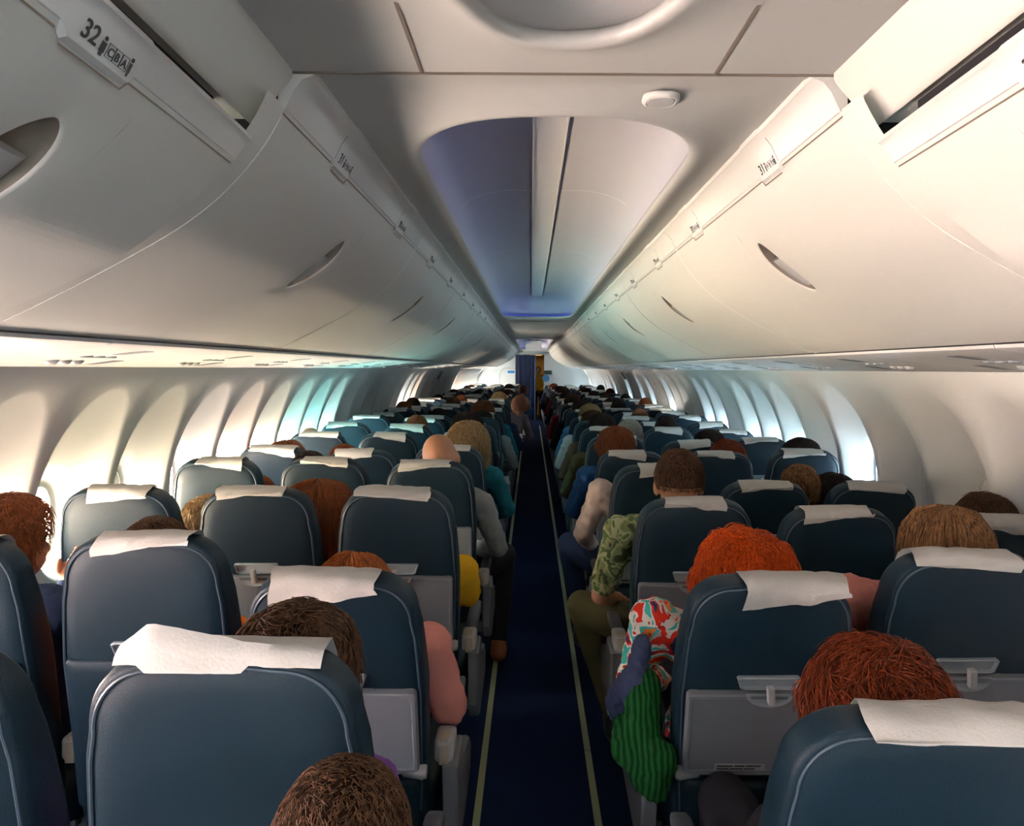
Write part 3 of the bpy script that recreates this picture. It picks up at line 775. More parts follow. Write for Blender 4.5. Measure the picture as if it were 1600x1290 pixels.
def piping_mesh(rad=.0028):
    mb = MB(); o = back_outline(.012); o = o[2:-2]
    mb.tube([(x, TY(-.0555, v), v) for x, v in o], rad, 6)
    return mb.mesh('piping', M_PIPE)
VT = .475                                   # top of the folded tray
def rr_poly(x0, x1, z0, z1, r, n=6):
    out = []
    for cx, cz, a in ((x1 - r, z1 - r, 0), (x0 + r, z1 - r, 90), (x0 + r, z0 + r, 180), (x1 - r, z0 + r, 270)):
        for i in range(n + 1): t = R(a + 90 * i / n); out.append((cx + r * math.cos(t), cz + r * math.sin(t)))
    return out
def tray_mesh():
    mb = MB(); p = rr_poly(-.197, .197, .225, VT, .012)
    def sc(q, x, z): return (x * (1 - q / .2), .35 + (z - .35) * (1 - q / .125))
    mb.loft([[(*sc(q, x, z), y)[0:1] + (y,) + (sc(q, x, z)[1],) for x, z in p] for q, y in ((0, -.062), (0, -.082), (.003, -.086), (.010, -.0865), (.013, -.0845), (.02, -.0845))])
    return mb.mesh('tray_table', M_TRAY, auto=0.5)
def tray_label():
    mb = MB(); mb.box(-.12, .005, -.0862, -.0845, .236, .256, 0)
    for i, (a, b) in enumerate(((-.114, -.075), (-.071, -.045), (-.041, -.005))): mb.box(a, b, -.0868, -.086, .2485, .2525, 1)
    for i, (a, b) in enumerate(((-.114, -.085), (-.081, -.05), (-.046, -.02))): mb.box(a, b, -.0868, -.086, .2395, .2435, 1)
    return mb.mesh('instruction_label', [mat('label grey', (.30, .32, .33), .4), M_BLACKTX], smooth=False)
def latch_house():
    mb = MB(); 
    out = [(-.072, VT + .044), (.072, VT + .044), (.077, VT + .040), (.068, VT + .010), (.058, VT + .006), (-.058, VT + .006), (-.068, VT + .010), (-.077, VT + .040)]
    c = (0, VT + .024)
    def sc(q): return [(x * (1 - q / .07), c[1] + (z - c[1]) * (1 - q / .018)) for x, z in out]
    mb.loft([[(x, y, z) for x, z in sc(q)] for q, y in ((0, -.060), (0, -.071), (.002, -.074), (.004, -.073), (.006, -.064), (.010, -.064))])
    # half-moon below on the tray
    hm = [(.056 * math.cos(t), VT + .002 + .036 * math.sin(t)) for t in [PI + PI * i / 20 for i in range(21)]]
    def sc2(q): return [(x * (1 - q / .056), VT + .002 + (z - VT - .002) * (1 - q / .036)) for x, z in hm]
    mb.loft([[(x, y, z) for x, z in sc2(q)] for q, y in ((0, -.080), (0, -.088), (.002, -.090), (.006, -.0875), (.012, -.085))])
    return mb.mesh('latch_housing', M_LATCH, auto=0.6)
def latch_knob():
    mb = MB(); M_ = Matrix.Translation((0, -.094, VT + .006)) @ Matrix.Rotation(R(-6), 4, 'Y')
    mb.box(-.0085, .0085, -.008, .010, -.024, .026, mtx=M_)
    return mb.mesh('latch_knob', M_LIGHTPL, bevel=.003)
def hinge_bar():
    mb = MB(); mb.tube([(-.19, -.062, .205), (.19, -.062, .205)], .0065, 10)
    for s in (-1, 1): mb.tube([(s * .15, -.062, .205), (s * .155, -.062, .205), (s * .185, -.062, .205), (s * .20, -.062, .205), (s * .212, -.062, .205)], [.008, .013, .017, .020, .016], 14)
    return mb.mesh('tray_hinge_bar', M_LIGHTPL)
def pocket_mesh():
    mb = MB(); rs = []
    for z, d in ((-.02, .062), (.03, .078), (.10, .084), (.165, .080), (.178, .074), (.178, .066)):
        rs.append([(x, -(d - .012 * abs(x / .185) ** 3 + .003 * math.sin(x * 40)), z) for x in np.linspace(-.185, .185, 17)])
    mb.loft(rs, False, False, closed=False)
    rs2 = [[(x, y + .004, z) for x, y, z in r] for r in rs]
    mb.loft(rs2, False, False, closed=False)
    return mb.mesh('seat_pocket', M_LEATHER, auto=1.2)
def leather_flap():
    mb = MB(); p = rr_poly(-.196, .196, .06, VT - .004, .014)
    mb.loft([[(x * (1 - q / .2), y, .27 + (z - .27) * (1 - q / .2)) for x, z in p] for q, y in ((0, -.060), (0, -.068), (.006, -.073), (.03, -.076), (.1, -.077))])
    return mb.mesh('back_flap', M_LEATHER, auto=0.9)
def cushion_mesh():
    mb = MB(); p = rr_poly(-.222, .222, .02, .49, .05)
    mb.loft([[(x * (1 - q / .22), .25 + (y - .25) * (1 - q / .24), z) for x, y in p] for q, z in ((.03, .355), (.004, .362), (0, .38), (0, .44), (.008, .458), (.03, .468), (.09, .472))])
    return mb.mesh('seat_cushion', M_LEATHER, auto=1.0)
def frame_mesh():
    mb = MB(); mb.box(-.236, .236, .08, .12, .30, .35); mb.box(-.236, .236, .36, .40, .30, .35); mb.box(-.21, .21, .05, .45, .335, .36)
    mb.box(-.03, .03, -.03, .06, .28, .46)
    return mb.mesh('seat_frame', M_GREYPL, smooth=False, bevel=.004)
def leg_mesh():
    mb = MB(); mb.tube([(0, .40, .31), (0, .42, .16), (0, .46, .02)], .016, 10); mb.tube([(0, .10, .31), (0, .02, .16), (0, -.05, .02)], .016, 10)
    mb.box(-.03, .03, -.08, .50, 0, .022)
    return mb.mesh('leg', M_METAL, auto=0.6)
def armrest_mesh():
    mb = MB(); p = rr_poly(-.023, .023, -.012, .022, .009, 3)
    rings = []
    for y, q, dz in ((.045, .8, 0), (.05, 1, 0), (.20, 1, 0), (.38, 1, -.004), (.41, .85, -.008), (.42, .5, -.012)): rings.append([(x * q, y, .605 + z * q + dz) for x, z in p])
    mb.loft(rings)
    return mb.mesh('armrest', M_ARM, auto=0.8)
def arm_bracket():
    mb = MB(); p = rr_poly(-.026, .026, -.035, .028, .012, 4)
    mb.loft([[(x * q, y, .598 + z * q) for x, z in p] for y, q in ((-.035, .7), (-.030, .95), (-.022, 1), (.046, 1), (.05, .9))])
    return mb.mesh('armrest_hinge', M_LIGHTPL, auto=0.6)
def arm_disc():
    mb = MB(); mb.box(-.013, .013, -.0405, -.020, .560, .612); mb.box(-.013, .013, -.034, .02, .600, .6285)
    return mb.mesh('hinge_cover', M_BEIGE, bevel=.005)
def side_panel(s):
    mb = MB(); pts = [(-.055, .565), (.10, .575), (.16, .50), (.34, .46), (.42, .40), (.40, .33), (.05, .29), (-.02, .36)]
    mb.loft([[(s * x, .12 + (y - .12) * q, .44 + (z - .44) * q) for y, z in pts] for x, q in ((-.020, .96), (-.016, 1), (.014, 1), (.022, .95))])
    return mb.mesh('aisle_panel', M_GREYPL, auto=0.6)
SM = dict(back=seat_back_mesh(), pipe=piping_mesh(), tray=tray_mesh(), lab=tray_label(), house=latch_house(), knob=latch_knob(), bar=hinge_bar(), pocket=pocket_mesh(),
          flap=leather_flap(), cush=cushion_mesh(), frame=frame_mesh(), leg=leg_mesh(), arm=armrest_mesh(), brk=arm_bracket(), disc=arm_disc(),
          sideL=side_panel(-1), sideR=side_panel(1))
def make_seat(kind, tray):
    """kind: -3 window .. -1 aisle on the left, 1 aisle .. 3 window on the right"""
    o = thing('airline_seat', (0, 0, 0), 'x', 'seat')
    link('seat_cushion', SM['cush'], o); link('seat_frame', SM['frame'], o); 
    if abs(kind) != 2: link('leg', SM['leg'], o)
    b = link('backrest', SM['back'], o, (0, 0, .42))
    link('piping', SM['pipe'], b); link('latch_housing', SM['house'], b); link('latch_knob', SM['knob'], b)
    if tray: link('tray_table', SM['tray'], b); link('instruction_label', SM['lab'], b); link('tray_hinge_bar', SM['bar'], b)
    else: link('back_flap', SM['flap'], b)
    link('seat_pocket', SM['pocket'], b)
    sides = {-3: (-1, 1), -2: (1,), -1: (1,), 1: (-1,), 2: (-1,), 3: (-1, 1)}[kind]
    for s in sides:
        a = link('armrest', SM['arm'], o, (s * .246, 0, 0)); link('armrest_hinge', SM['brk'], a); link('hinge_cover', SM['disc'], a)
    if abs(kind) == 1:
        s = 1 if kind < 0 else -1
        link('aisle_panel', SM['sideR' if s > 0 else 'sideL'], o, (s * .262, 0, 0))
    reg(o)
    return o
PROTO = {}
CX = {-3: -1.505, -2: -1.015, -1: -.525, 1: .525, 2: 1.015, 3: 1.505}
ROWY = [1.30, 2.05, 2.85, 3.71, 4.54] + [4.54 + .80 * k for k in range(1, 24)]
ROWY = [y for y in ROWY if y < 22.9]
NR = len(ROWY)
# recline (degrees) and shorter back, read off the photo for the near rows: (row, col): (recline, length factor, tray)
SEAT = {(0, -1): (11, 1.0, 1), (0, -2): (11, 1.0, 1), (1, -1): (17, .93, 1), (1, -2): (9, .99, 0), (1, -3): (11, .99, 0), (2, -1): (10, .985, 1), (2, -2): (10, .985, 1), (2, -3): (10, .985, 1),
        (3, -1): (10, .975, 1), (3, -2): (10, .99, 1), (3, -3): (10, .985, 1), (0, 1): (13, .89, 1), (0, 2): (13, .95, 1), (1, 1): (15, .905, 1), (1, 2): (12, .965, 1), (2, 1): (11, .95, 1), (2, 2): (14, .93, 1), (2, 3): (16, .91, 1),
        (3, 1): (12, .97, 1), (3, 2): (17, .90, 1), (3, 3): (16, .89, 1)}
POSN = {1: 'aisle', 2: 'middle', 3: 'window'}
GRP = {c: f'{POSN[abs(c)]} seats on the {SIDE[1 if c > 0 else -1]} side' for c in CX}
# headrest covers: draped paper cloths
def cover_mesh(seed, w=.115, bl=.040, skew=.3, wr=.006, lift=0.0, fl=.14):
    rnd = random.Random(seed); NX, path = 18, []
    ctrl = [(-.0560, HB - bl), (-.0560, HB - bl * .5), (-.0550, HB - .008), (-.047, HB + .004), (-.034, HB + .0095), (-.014, HB + .0105), (.008, HB + .0090), (.026, HB + .000), (.036, HB - .018), (.046, HB - .06), (.056, HB - fl)]
    rows = []
    sk = rnd.uniform(-skew, skew)
    for i, (y, z) in enumerate(ctrl):
        row = []
        for j in range(NX + 1):
            t = j / NX * 2 - 1; x = t * w * (1 + .04 * math.sin(i + seed))
            nz = mnoise.noise(Vector((x * 16, i * .45, seed * 3.7)))
            yy, zz = y, z
            if i <= 2:
                f = (2 - i) / 2; zz -= sk * .10 * t * f + nz * .008 * f
                yy -= abs(nz) * wr * 1.2 + lift * f * max(0, t)
                zz += lift * .6 * f * max(0, t)
            elif i <= 7: zz += abs(nz) * wr * .9 + .0005; 
            else: yy += abs(nz) * wr
            if 3 <= i <= 7: zz -= 0.0035 * (abs(t) * w / .12) ** 2
            row.append((x + (.01 * sk * (i / 10)), yy, zz))
        rows.append(row)
    mb = MB(); mb.loft(rows, False, False, closed=False)
    rows2 = [[(x, y * .985, z - .0012) for x, y, z in r] for r in rows]
    return mb.mesh('headrest_cover', M_CLOTH, auto=1.4)
COV = [cover_mesh(k, w=.105 + .012 * (k % 3), bl=.008 + .007 * (k % 4), skew=.28, wr=.006 + .003 * (k % 2)) for k in range(7)]
COV_BIG = cover_mesh(21, w=.125, bl=.040, skew=.30, wr=.010)
COV_LOW = cover_mesh(35, w=.125, bl=.012, skew=.22, wr=.010)
def fold_mesh():
    # large sheet folded over the top with one corner standing up
    rows = []; n = 26
    prof = lambda x, y: None
    for q, yb in ((0, -.050), (.35, -.044), (.7, -.036), (1, -.028), (1.4, -.012), (2.0, .012), (2.6, .034), (3.4, .046), (4.4, .055)):
        row = []
        for j in range(n + 1):
            x = -.135 + .30 * j / n
            pk = float(np.interp(x, [-.138, -.085, -.03, .05, .12, .17], [.006, .050, .038, .018, .010, .004]))
            base = HB + .010
            if q <= 1: z = base - .012 + (pk + .012) * q ** .8 - (.010 if q == 0 and -.09 < x < .06 else 0)
            elif q <= 2: z = base + pk * (2 - q) * .9 + .001
            else: z = base - .004 - (q - 2) * .055
            nz = mnoise.noise(Vector((x * 22, q * .8, 4.2)))
            row.append((x + .012 * q * (1 if x < 0 else .2) * .3, yb - .016 * (pk / .05) * max(0, 1 - abs(q - .8)) + nz * .003, z + abs(nz) * .004))
        rows.append(row)
    mb = MB(); mb.loft(rows, False, False, closed=False)
    return mb.mesh('headrest_cover', M_CLOTH, auto=1.0)
COV_FOLD = fold_mesh()
BACKS = {}
for (row, y) in enumerate(ROWY):
    for c in (-3, -2, -1, 1, 2, 3):
        if (row, c) in ((0, -3), (0, 3)): continue
        rnd = random.Random(row * 17 + c * 5)
        rec, lf, tr = SEAT.get((row, c), (rnd.choice([9, 10, 10, 12, 16]), rnd.uniform(.95, .99) - (.03 if c > 0 else 0), 1))
        key = (c, tr)
        if key not in PROTO: PROTO[key] = make_seat(c, tr); o = PROTO[key]
        else:
            o = copy_tree(PROTO[key])
            for ch in KIDS.get(PROTO[key].name, []): pass
        o.location = (CX[c] + (.018 if (row, c) == (0, -1) else 0), y, 0)
        sd = SIDE[1 if c > 0 else -1]
        tag(o, f'navy leather {POSN[abs(c)]} seat on the {sd} side, {ORD[row]} row from the camera', 'seat', GRP[c])
        b = [ch for ch in KIDS[o.name] if ch.name.startswith('backrest')][0]
        b.rotation_euler = (R(rec), 0, R(rnd.uniform(-1.2, 1.2))); b.scale = (1, 1, lf)
        BACKS[(row, c)] = (rec, lf)
        # cover
        ck = rnd.random()
        if ck < .93 or row < 5:
            me = COV[(row * 3 + c) % 7]
            dx = rnd.uniform(-.035, .035)
            if (row, c) == (0, -1): me = COV_FOLD; dx = .0
            if (row, c) in ((1, -1), (1, 1)): me = COV_BIG; dx = {(1, -1): -.035, (1, 1): .045}[(row, c)]
            if (row, c) in ((0, 1), (0, 2)): me = COV_LOW; dx = .03
            h = link('headrest_cover', me)
            mt = Matrix.Translation((CX[c], y, .42)) @ b.rotation_euler.to_matrix().to_4x4() @ Matrix.Translation((dx, 0, HB * (lf - 1))) @ Euler((0, R(rnd.uniform(-1.5, 1.5)), 0)).to_matrix().to_4x4()
            h.matrix_world = mt
            tag(h, f'white paper headrest cover on the {sd} {POSN[abs(c)]} seat, {ORD[row]} row from the camera', 'headrest cover', 'headrest covers draped over the seats')

# ------------------------------------------------------------------ people
def remesh(mb, voxel, smooth=3, disp=0.0, dscale=.05):
    me = bpy.data.meshes.new('tmp'); me.from_pydata(mb.v, [], mb.f)
    o = bpy.data.objects.new('tmp', me); COL.objects.link(o)
    m = o.modifiers.new('r', 'REMESH'); m.mode = 'VOXEL'; m.voxel_size = voxel; m.use_smooth_shade = True
    if smooth: m = o.modifiers.new('s', 'SMOOTH'); m.factor = .5; m.iterations = smooth
    if disp:
        t = bpy.data.textures.get('folds') or bpy.data.textures.new('folds', 'CLOUDS'); t.noise_scale = dscale
        m = o.modifiers.new('d', 'DISPLACE'); m.texture = t; m.strength = disp; m.mid_level = .5
    dg = bpy.context.evaluated_depsgraph_get()
    r = bpy.data.meshes.new_from_object(o.evaluated_get(dg))
    bpy.data.objects.remove(o); bpy.data.meshes.remove(me)
    return r
def V(*a): return Vector(a)
def hand_prims(mb, wrist, fwd, up, side, curl=.5, sc=1.0):
    """palm with five separate fingers; side = direction of the thumb"""
    f = Vector(fwd).normalized(); u = Vector(up).normalized(); sd = f.cross(u).normalized() * side; w = Vector(wrist)
    mb.capsule(w - f * .01, w + f * .045 * sc, .023 * sc, .027 * sc); 
    for k in (-1, -.33, .33, 1): mb.capsule(w + f * .03 * sc + sd * .018 * k * sc, w + f * .085 * sc + sd * .027 * k * sc, .013 * sc, .0115 * sc, 10)
    for i, (k, L) in enumerate(((1.15, .072), (.4, .080), (-.38, .074), (-1.15, .058))):
        p = w + f * .085 * sc + sd * .0235 * k * sc; r = .0088 * sc; d = f; a = 0
        for seg, ln in enumerate((.46, .30, .24)):
            a += R(38) * curl * (.7 + .4 * seg); dd = f * math.cos(a) - u * math.sin(a) + sd * .05 * k
            q = p + dd.normalized() * L * ln * sc; mb.capsule(p, q, r, r * .9, 9); p = q; r *= .9
    p = w + f * .018 * sc + sd * .022 * sc; dd = (f * .6 + sd * .75 - u * .25).normalized(); q = p + dd * .035 * sc; mb.capsule(p, q, .0125 * sc, .0105 * sc, 10)
    dd = (f * .95 + sd * .25 - u * .25).normalized(); mb.capsule(q, q + dd * .030 * sc, .0105 * sc, .0088 * sc, 10)
def head_prims(mb, h, M3):
    def P(x, y, z): return h + M3 @ V(x, y, z)
    mb.ell(P(0, -.012, .022), (.076, .095, .092), 24, 14, M3)
    mb.ell(P(0, .028, -.040), (.058, .064, .074), 20, 12, M3)
    mb.ell(P(0, .055, -.082), (.026, .022, .020), 14, 8, M3)
    mb.capsule(P(0, .088, -.002), P(0, .106, -.034), .008, .0125); mb.capsule(P(-.010, .098, -.037), P(.010, .098, -.037), .0075, .0075)
    mb.capsule(P(-.020, .086, -.060), P(.020, .086, -.060), .0065, .0065); mb.capsule(P(-.016, .084, -.069), P(.016, .084, -.069), .0065, .0065)
    for s in (-1, 1):
        mb.capsule(P(s * .014, .080, .014), P(s * .044, .070, .016), .010, .009)
        mb.ell(P(s * .040, .062, -.030), (.020, .018, .020), 12, 8, M3)
        E = M3 @ Matrix.Rotation(s * R(-22), 3, 'Z')
        mb.ell(P(s * .080, -.006, -.012), (.007, .018, .030), 12, 8, E); mb.ell(P(s * .078, .000, -.034), (.006, .008, .010), 10, 6, E)
DEF = dict(hip=V(0, .17, .56), waist=V(0, .135, .72), chest=V(0, .115, .88), neck=V(0, .105, 1.035), head=V(0, .125, 1.165),
           sw=.175, elL=V(-.225, .14, .735), elR=V(.225, .14, .735), wrL=V(-.12, .36, .62), wrR=V(.12, .36, .62),
           knL=V(-.10, .585, .545), knR=V(.10, .585, .545), anL=V(-.10, .56, .10), anR=V(.10, .56, .10), bulk=1.0, turn=0, tilt=0, nod=0, sleeve='long', hcurl=.5)
def person(loc, label, hair, shirt, pants='black', skin='light', style='short', scale=1.0, vox=.0085, shoe=None, grp=None, mirror=False, hv=1.0, name='person', **kw):
    P = dict(DEF); P.update(kw)
    for k, v in list(P.items()):
        if isinstance(v, tuple) and not k.startswith('hand'): P[k] = Vector(v)
        elif isinstance(v, Vector): P[k] = v.copy()
    o = thing(name, loc, label, 'person', grp)
    bk = P['bulk']; M3 = Euler((R(P['nod']), R(P['tilt']), R(P['turn']))).to_matrix()
    if 'hs' in P: M3 = M3 * P['hs']
    if 'head' in kw and 'neck' not in kw:
        q = P['head']; P['neck'] = V(q.x * .78, .105, q.z - .13); P['chest'] = V(q.x * .5, .115, q.z - .285); P['waist'] = V(q.x * .2, .14, (q.z - .285 + .56) / 2)
        for k in ('elL', 'elR'):
            if k not in kw: P[k].z = min(P[k].z, q.z - .42); P[k].x += q.x * .5
    if abs(abs(loc[0]) - 1.505) < .12:
        k = 'elL' if loc[0] < 0 else 'elR'; P[k].x = max(-.17, min(.17, P[k].x)); P['sw'] = .16
    h = P['head']; ax = (P['neck'] - P['chest']).normalized(); c = P['chest']; sw = P['sw']
    lat = V(1, 0, 0); shL = c + V(-sw, -.005, .085); shR = c + V(sw, -.005, .085)
    if 'shL' in kw: shL = P['shL']
    if 'shR' in kw: shR = P['shR']
    def torso(mb, g):
        mb.ell(P['hip'], (.165 * bk + g, .115 * bk + g, .11 + g), 24, 12)
        mb.ell(P['waist'], (.145 * bk + g, .105 * bk + g, .14 + g), 24, 12)
        mb.ell(c, (.155 * bk + g, .105 * bk + g, .16 + g), 24, 12)
        mb.capsule(c + V(-sw * .55, 0, .105), shL, .058 + g, .054 + g); mb.capsule(c + V(sw * .55, 0, .105), shR, .058 + g, .054 + g)
        mb.capsule(P['hip'] + V(0, 0, .03), P['waist'], .12 * bk + g, .11 * bk + g)
    def armp(mb, sh, el, wr, g, upto=1.0):
        mb.capsule(sh, el, .049 * bk ** .5 + g, .038 + g)
        if upto > .5: mb.capsule(el, el + (wr - el) * (upto - .5) * 2, .038 + g, .038 + g + (.026 - .038) * (upto - .5) * 2)
    def leg(mb, s, kn, an, g):
        hp = P['hip'] + V(s * .085, .02, -.02)
        mb.capsule(hp, kn, .078 * bk ** .5 + g, .054 + g); mb.capsule(kn, an, .052 + g, .034 + g)
    b = MB(); torso(b, 0)
    b.capsule(P['neck'] - V(0, 0, .05), h + M3 @ V(0, -.01, -.05), .054, .050)
    head_prims(b, h, M3)
    armp(b, shL, P['elL'], P['wrL'], 0); armp(b, shR, P['elR'], P['wrR'], 0)
    leg(b, -1, P['knL'], P['anL'], 0); leg(b, 1, P['knR'], P['anR'], 0)
    for s, an in ((-1, P['anL']), (1, P['anR'])): b.capsule(an + V(0, -.02, -.045), an + V(0, .13, -.06), .034, .030)
    for s, el, wr in ((-1, P['elL'], P['wrL']), (1, P['elR'], P['wrR'])):
        f = (wr - el).normalized()
        hd = P.get('handL' if s < 0 else 'handR')
        if hd: hand_prims(b, wr, hd[0], hd[1], hd[2], P['hcurl'])
        else:
            f2 = (f + V(0, .3, -.05)).normalized(); u = (V(0, 0, 1) - f2 * f2.z).normalized(); hand_prims(b, wr + f2 * .012, f2, u, -s, .6)
    bm_ = remesh(b, vox, 2); bm_.materials.append(M_SKIN[skin]); link('body', bm_, o).name = 'body'
    t = MB(); torso(t, .011)
    up = {'long': .96, 'short': .42, 'elbow': .55, 'none': 0}[P['sleeve']]
    for sh, el, wr in ((shL, P['elL'], P['wrL']), (shR, P['elR'], P['wrR'])):
        if up >= .5: armp(t, sh, el, wr, .011, up)
        elif up > 0: t.capsule(sh, sh + (el - sh) * .80, .062, .054)
    t.capsule(P['neck'] - V(0, 0, .06), P['neck'] - V(0, 0, .02), .066, .056)
    tm = remesh(t, vox * 1.1, 3, .020, .040); tm.materials.append(F[shirt]); link('shirt', tm, o)
    l = MB(); l.ell(P['hip'] - V(0, -.01, .02), (.165 * bk + .014, .115 * bk + .016, .10), 24, 12)
    for s, kn, an in ((-1, P['knL'], P['anL']), (1, P['knR'], P['anR'])): leg(l, s, kn, an, .012)
    lm = remesh(l, vox * 1.2, 3, .010, .06); lm.materials.append(F[pants]); link('trousers', lm, o)
    for s, an in ((-1, P['anL']), (1, P['anR'])):
        z = MB(); z.capsule(an + V(0, -.025, -.05), an + V(0, .04, -.045), .046, .046); z.capsule(an + V(0, .04, -.055), an + V(0, .16, -.064), .044, .038)
        z.capsule(an + V(0, -.02, -.045), an + V(0, -.01, .01), .046, .044)
        zm = remesh(z, .008, 2); zm.materials.append(shoe or M_SHOEB); link('shoe', zm, o)
    for s in (-1, 1):
        e_ = MB(); e_.ell(h + M3 @ V(s * .030, .0715, .002), (.0105, .0095, .0095), 12, 8); e_.build('eye', M_EYE, o)
    if style: link('hair', HAIR(style, hair, h, M3, hv), o)
    o.scale = (scale,) * 3
    return o
SKC, SKR = V(0, -.012, .022), V(.079, .098, .096)
def HAIR(style, hair, h, M3, hv=1.0):
    rnd = random.Random(hash(style) % 97 + int(h.x * 1000) + len(hair))
    rnd = random.Random(sum(map(ord, style + hair)))
    mb = MB()
    S = dict(short=(.012, .040, 3200, .0012), buzz=(.005, .014, 3800, .0009), bushy=(.040, .085, 6500, .0012), crop=(.022, .060, 5200, .0012), bob=(.026, .22, 3600, .0014), long=(.022, .42, 3600, .0014), cap=(.014, 0, 0, 0))[style]
    vol, ln, N, rad = S[0] * hv, S[1], S[2], S[3]
    def hairline(d):            # d unit direction from the skull centre; >0 means hair grows
        lo = -.50 if style in ('bushy', 'crop', 'short') else -.35 if style == 'buzz' else -.55
        fr = .42 + .25 * max(0, d.y)
        if d.y > .25: return d.z - fr * (d.y - .1) * 1.6
        return d.z - (lo + max(0, d.y + .1) * 1.3)
    def extent(d):
        nz = mnoise.noise(d * 3.2 + V(len(hair), 0, 0)); n2 = mnoise.noise(d * 8)
        return vol * (1 + .35 * nz * (1.7 if style == 'bushy' else 1.2) * (style in ('bushy', 'crop', 'bob')) + .16 * n2)
    # under-cap
    seg, rg = 40, 26; rows = []
    for i in range(rg + 1):
        th = PI * (i + .01) / (rg + .02); row = []
        for j in range(seg):
            ph = 2 * PI * j / seg; d = V(math.sin(th) * math.cos(ph), math.sin(th) * math.sin(ph), math.cos(th))
            k = hairline(d); f = min(1, max(0, k / .25)); f = f * f * (3 - 2 * f)
            ext = extent(d) * .80 * f if k > 0 else -.02
            p = V(d.x * (SKR.x + ext), d.y * (SKR.y + ext), d.z * (SKR.z + ext))
            if style in ('bushy', 'crop') and k > 0: p.x *= 1 + .10 * f * hv; p.z -= .012 * f * max(0, -d.y)
            if style in ('bob', 'long') and d.z < .05 and d.y < .35:
                dn = (.05 - d.z); p.z -= (.055 if style == 'bob' else .13) * min(1, dn / .6) * (1 if d.y < .1 else .6); q = (SKR.x + vol) / max(.02, math.hypot(p.x, p.y)) ; 
                r0 = .082 + vol * .8; rr = math.hypot(p.x, p.y)
                if rr > 1e-4 and rr < r0 and dn < .95: p.x *= (r0 / rr) ** .8; p.y *= (r0 / rr) ** .8
            row.append(h + M3 @ (SKC + p))
        rows.append(row)
    mb.loft(rows); ncap = len(mb.f)
    # strands
    for _ in range(N):
        while True:
            d = V(rnd.gauss(0, 1), rnd.gauss(0, 1), rnd.gauss(0, 1)).normalized()
            if hairline(d) > .04: break
        ext = extent(d) * (.78 + .30 * rnd.random())
        if style in ('bob', 'long'): d.z = max(d.z, -.1); d.normalize()
        p = V(d.x * (SKR.x + ext), d.y * (SKR.y + ext), d.z * (SKR.z + ext))
        if style in ('bushy', 'crop'): p.x *= 1 + .10 * hv
        cm = V(-d.x * .2, -.4 + rnd.uniform(-.5, .5), -1.0) if style in ('bob', 'long') else V(rnd.uniform(-.8, .8) + .5 * math.sin(d.x * 9 + d.z * 5), rnd.uniform(-.7, .5) + .4 * math.sin(d.z * 8), -.5 - .3 * rnd.random())
        if d.z > .75 and style in ('bob', 'long'): cm = V(d.x * 2.5, d.y * 2.0 - .1, -.3)
        L = ln * rnd.uniform(.55, 1.0); n = 5 if style in ('bob', 'long') else 4; pts = [p.copy()]; st = L / n
        for i in range(n):
            u = V(p.x / SKR.x, p.y / SKR.y, p.z / SKR.z).normalized(); t = cm - u * cm.dot(u) * .9
            if t.length < .05: t = V(0, -1, -.2)
            t.normalize(); out = .30 if style in ('bushy',) else .16 if style == 'crop' else .10 if style in ('short', 'buzz') else .03
            if style in ('bob', 'long') and p.z < 0: t = V(p.x * 1.2 if style == 'bob' else 0, 0, -1).normalized()
            p = p + (t + u * out * (1 if i < 2 else -.2)).normalized() * st
            if style in ('bob', 'long'): cm = V(u.x * .6, u.y * .3 - .1, -1)
            pts.append(p.copy())
        w = [rad, rad, rad * .9, rad * .7, rad * .45, rad * .2][:len(pts)]
        mb.tube([h + M3 @ (SKC + q) for q in pts], w, 3, cap=False)
    me = bpy.data.meshes.new('hair'); me.from_pydata(mb.v, [], mb.f); me.materials.append(H[hair])
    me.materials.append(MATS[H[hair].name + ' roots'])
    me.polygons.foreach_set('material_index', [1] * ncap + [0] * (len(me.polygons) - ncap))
    me.polygons.foreach_set('use_smooth', [True] * len(me.polygons))
    return me
def seatpos(row, c, dx=0, dy=.0): return (CX[c] + dx, ROWY[row] + dy, 0)

# near passengers, built one by one.  Coordinates in the keyword arguments are relative to the seat.
AIS_L = dict(elR=V(.30, .16, .70), wrR=V(.20, .40, .63))
person(seatpos(0, -1, .03, -.83), 'passenger with short brown hair at the bottom edge, leaning towards the aisle', 'brown', 'grey', 'navy', style='buzz', head=V(.215, .46, 1.00), neck=V(.17, .38, .90), chest=V(.12, .30, .79), waist=V(.05, .20, .68), wrL=V(0, .5, .6), wrR=V(.25, .55, .6), elL=V(-.1, .35, .66), elR=V(.30, .34, .64), nod=-14, knL=V(-.08, .42, .53), knR=V(.12, .42, .53), anL=V(-.1, .40, .1), anR=V(.12, .40, .1))
person(seatpos(0, -1), 'passenger with tousled dark brown hair in the nearest left aisle seat', 'brown', 'purple', 'navy', style='crop', head=V(.045, .115, 1.025), turn=-12, hv=1.1, sw=.145)
person(seatpos(0, 1), 'passenger with thick dark auburn hair in the nearest right aisle seat', 'auburn', 'black', 'black', style='bushy', head=V(.06, .125, .946), turn=10, hv=.82, sw=.14, elL=V(-.16, .2, .60), wrL=V(-.05, .40, .58))
person(seatpos(1, 1), 'passenger with bright orange-red hair and a floral top in the second right aisle seat', 'red', 'floral', 'black', style='bushy', head=V(.022, .125, .984), hv=1.05, shL=V(-.235, .10, .90), elL=V(-.285, .13, .72), wrL=V(-.17, .38, .62), bulk=1.1)
person(seatpos(1, -1), 'child with copper hair and pink sleeves in the second left aisle seat', 'copper', 'pink', 'navy', style='bob', hs=.90, head=V(-.03, .12, .950), elR=V(.25, .08, .66), wrR=V(.17, .34, .60), shR=V(.195, .05, .84))
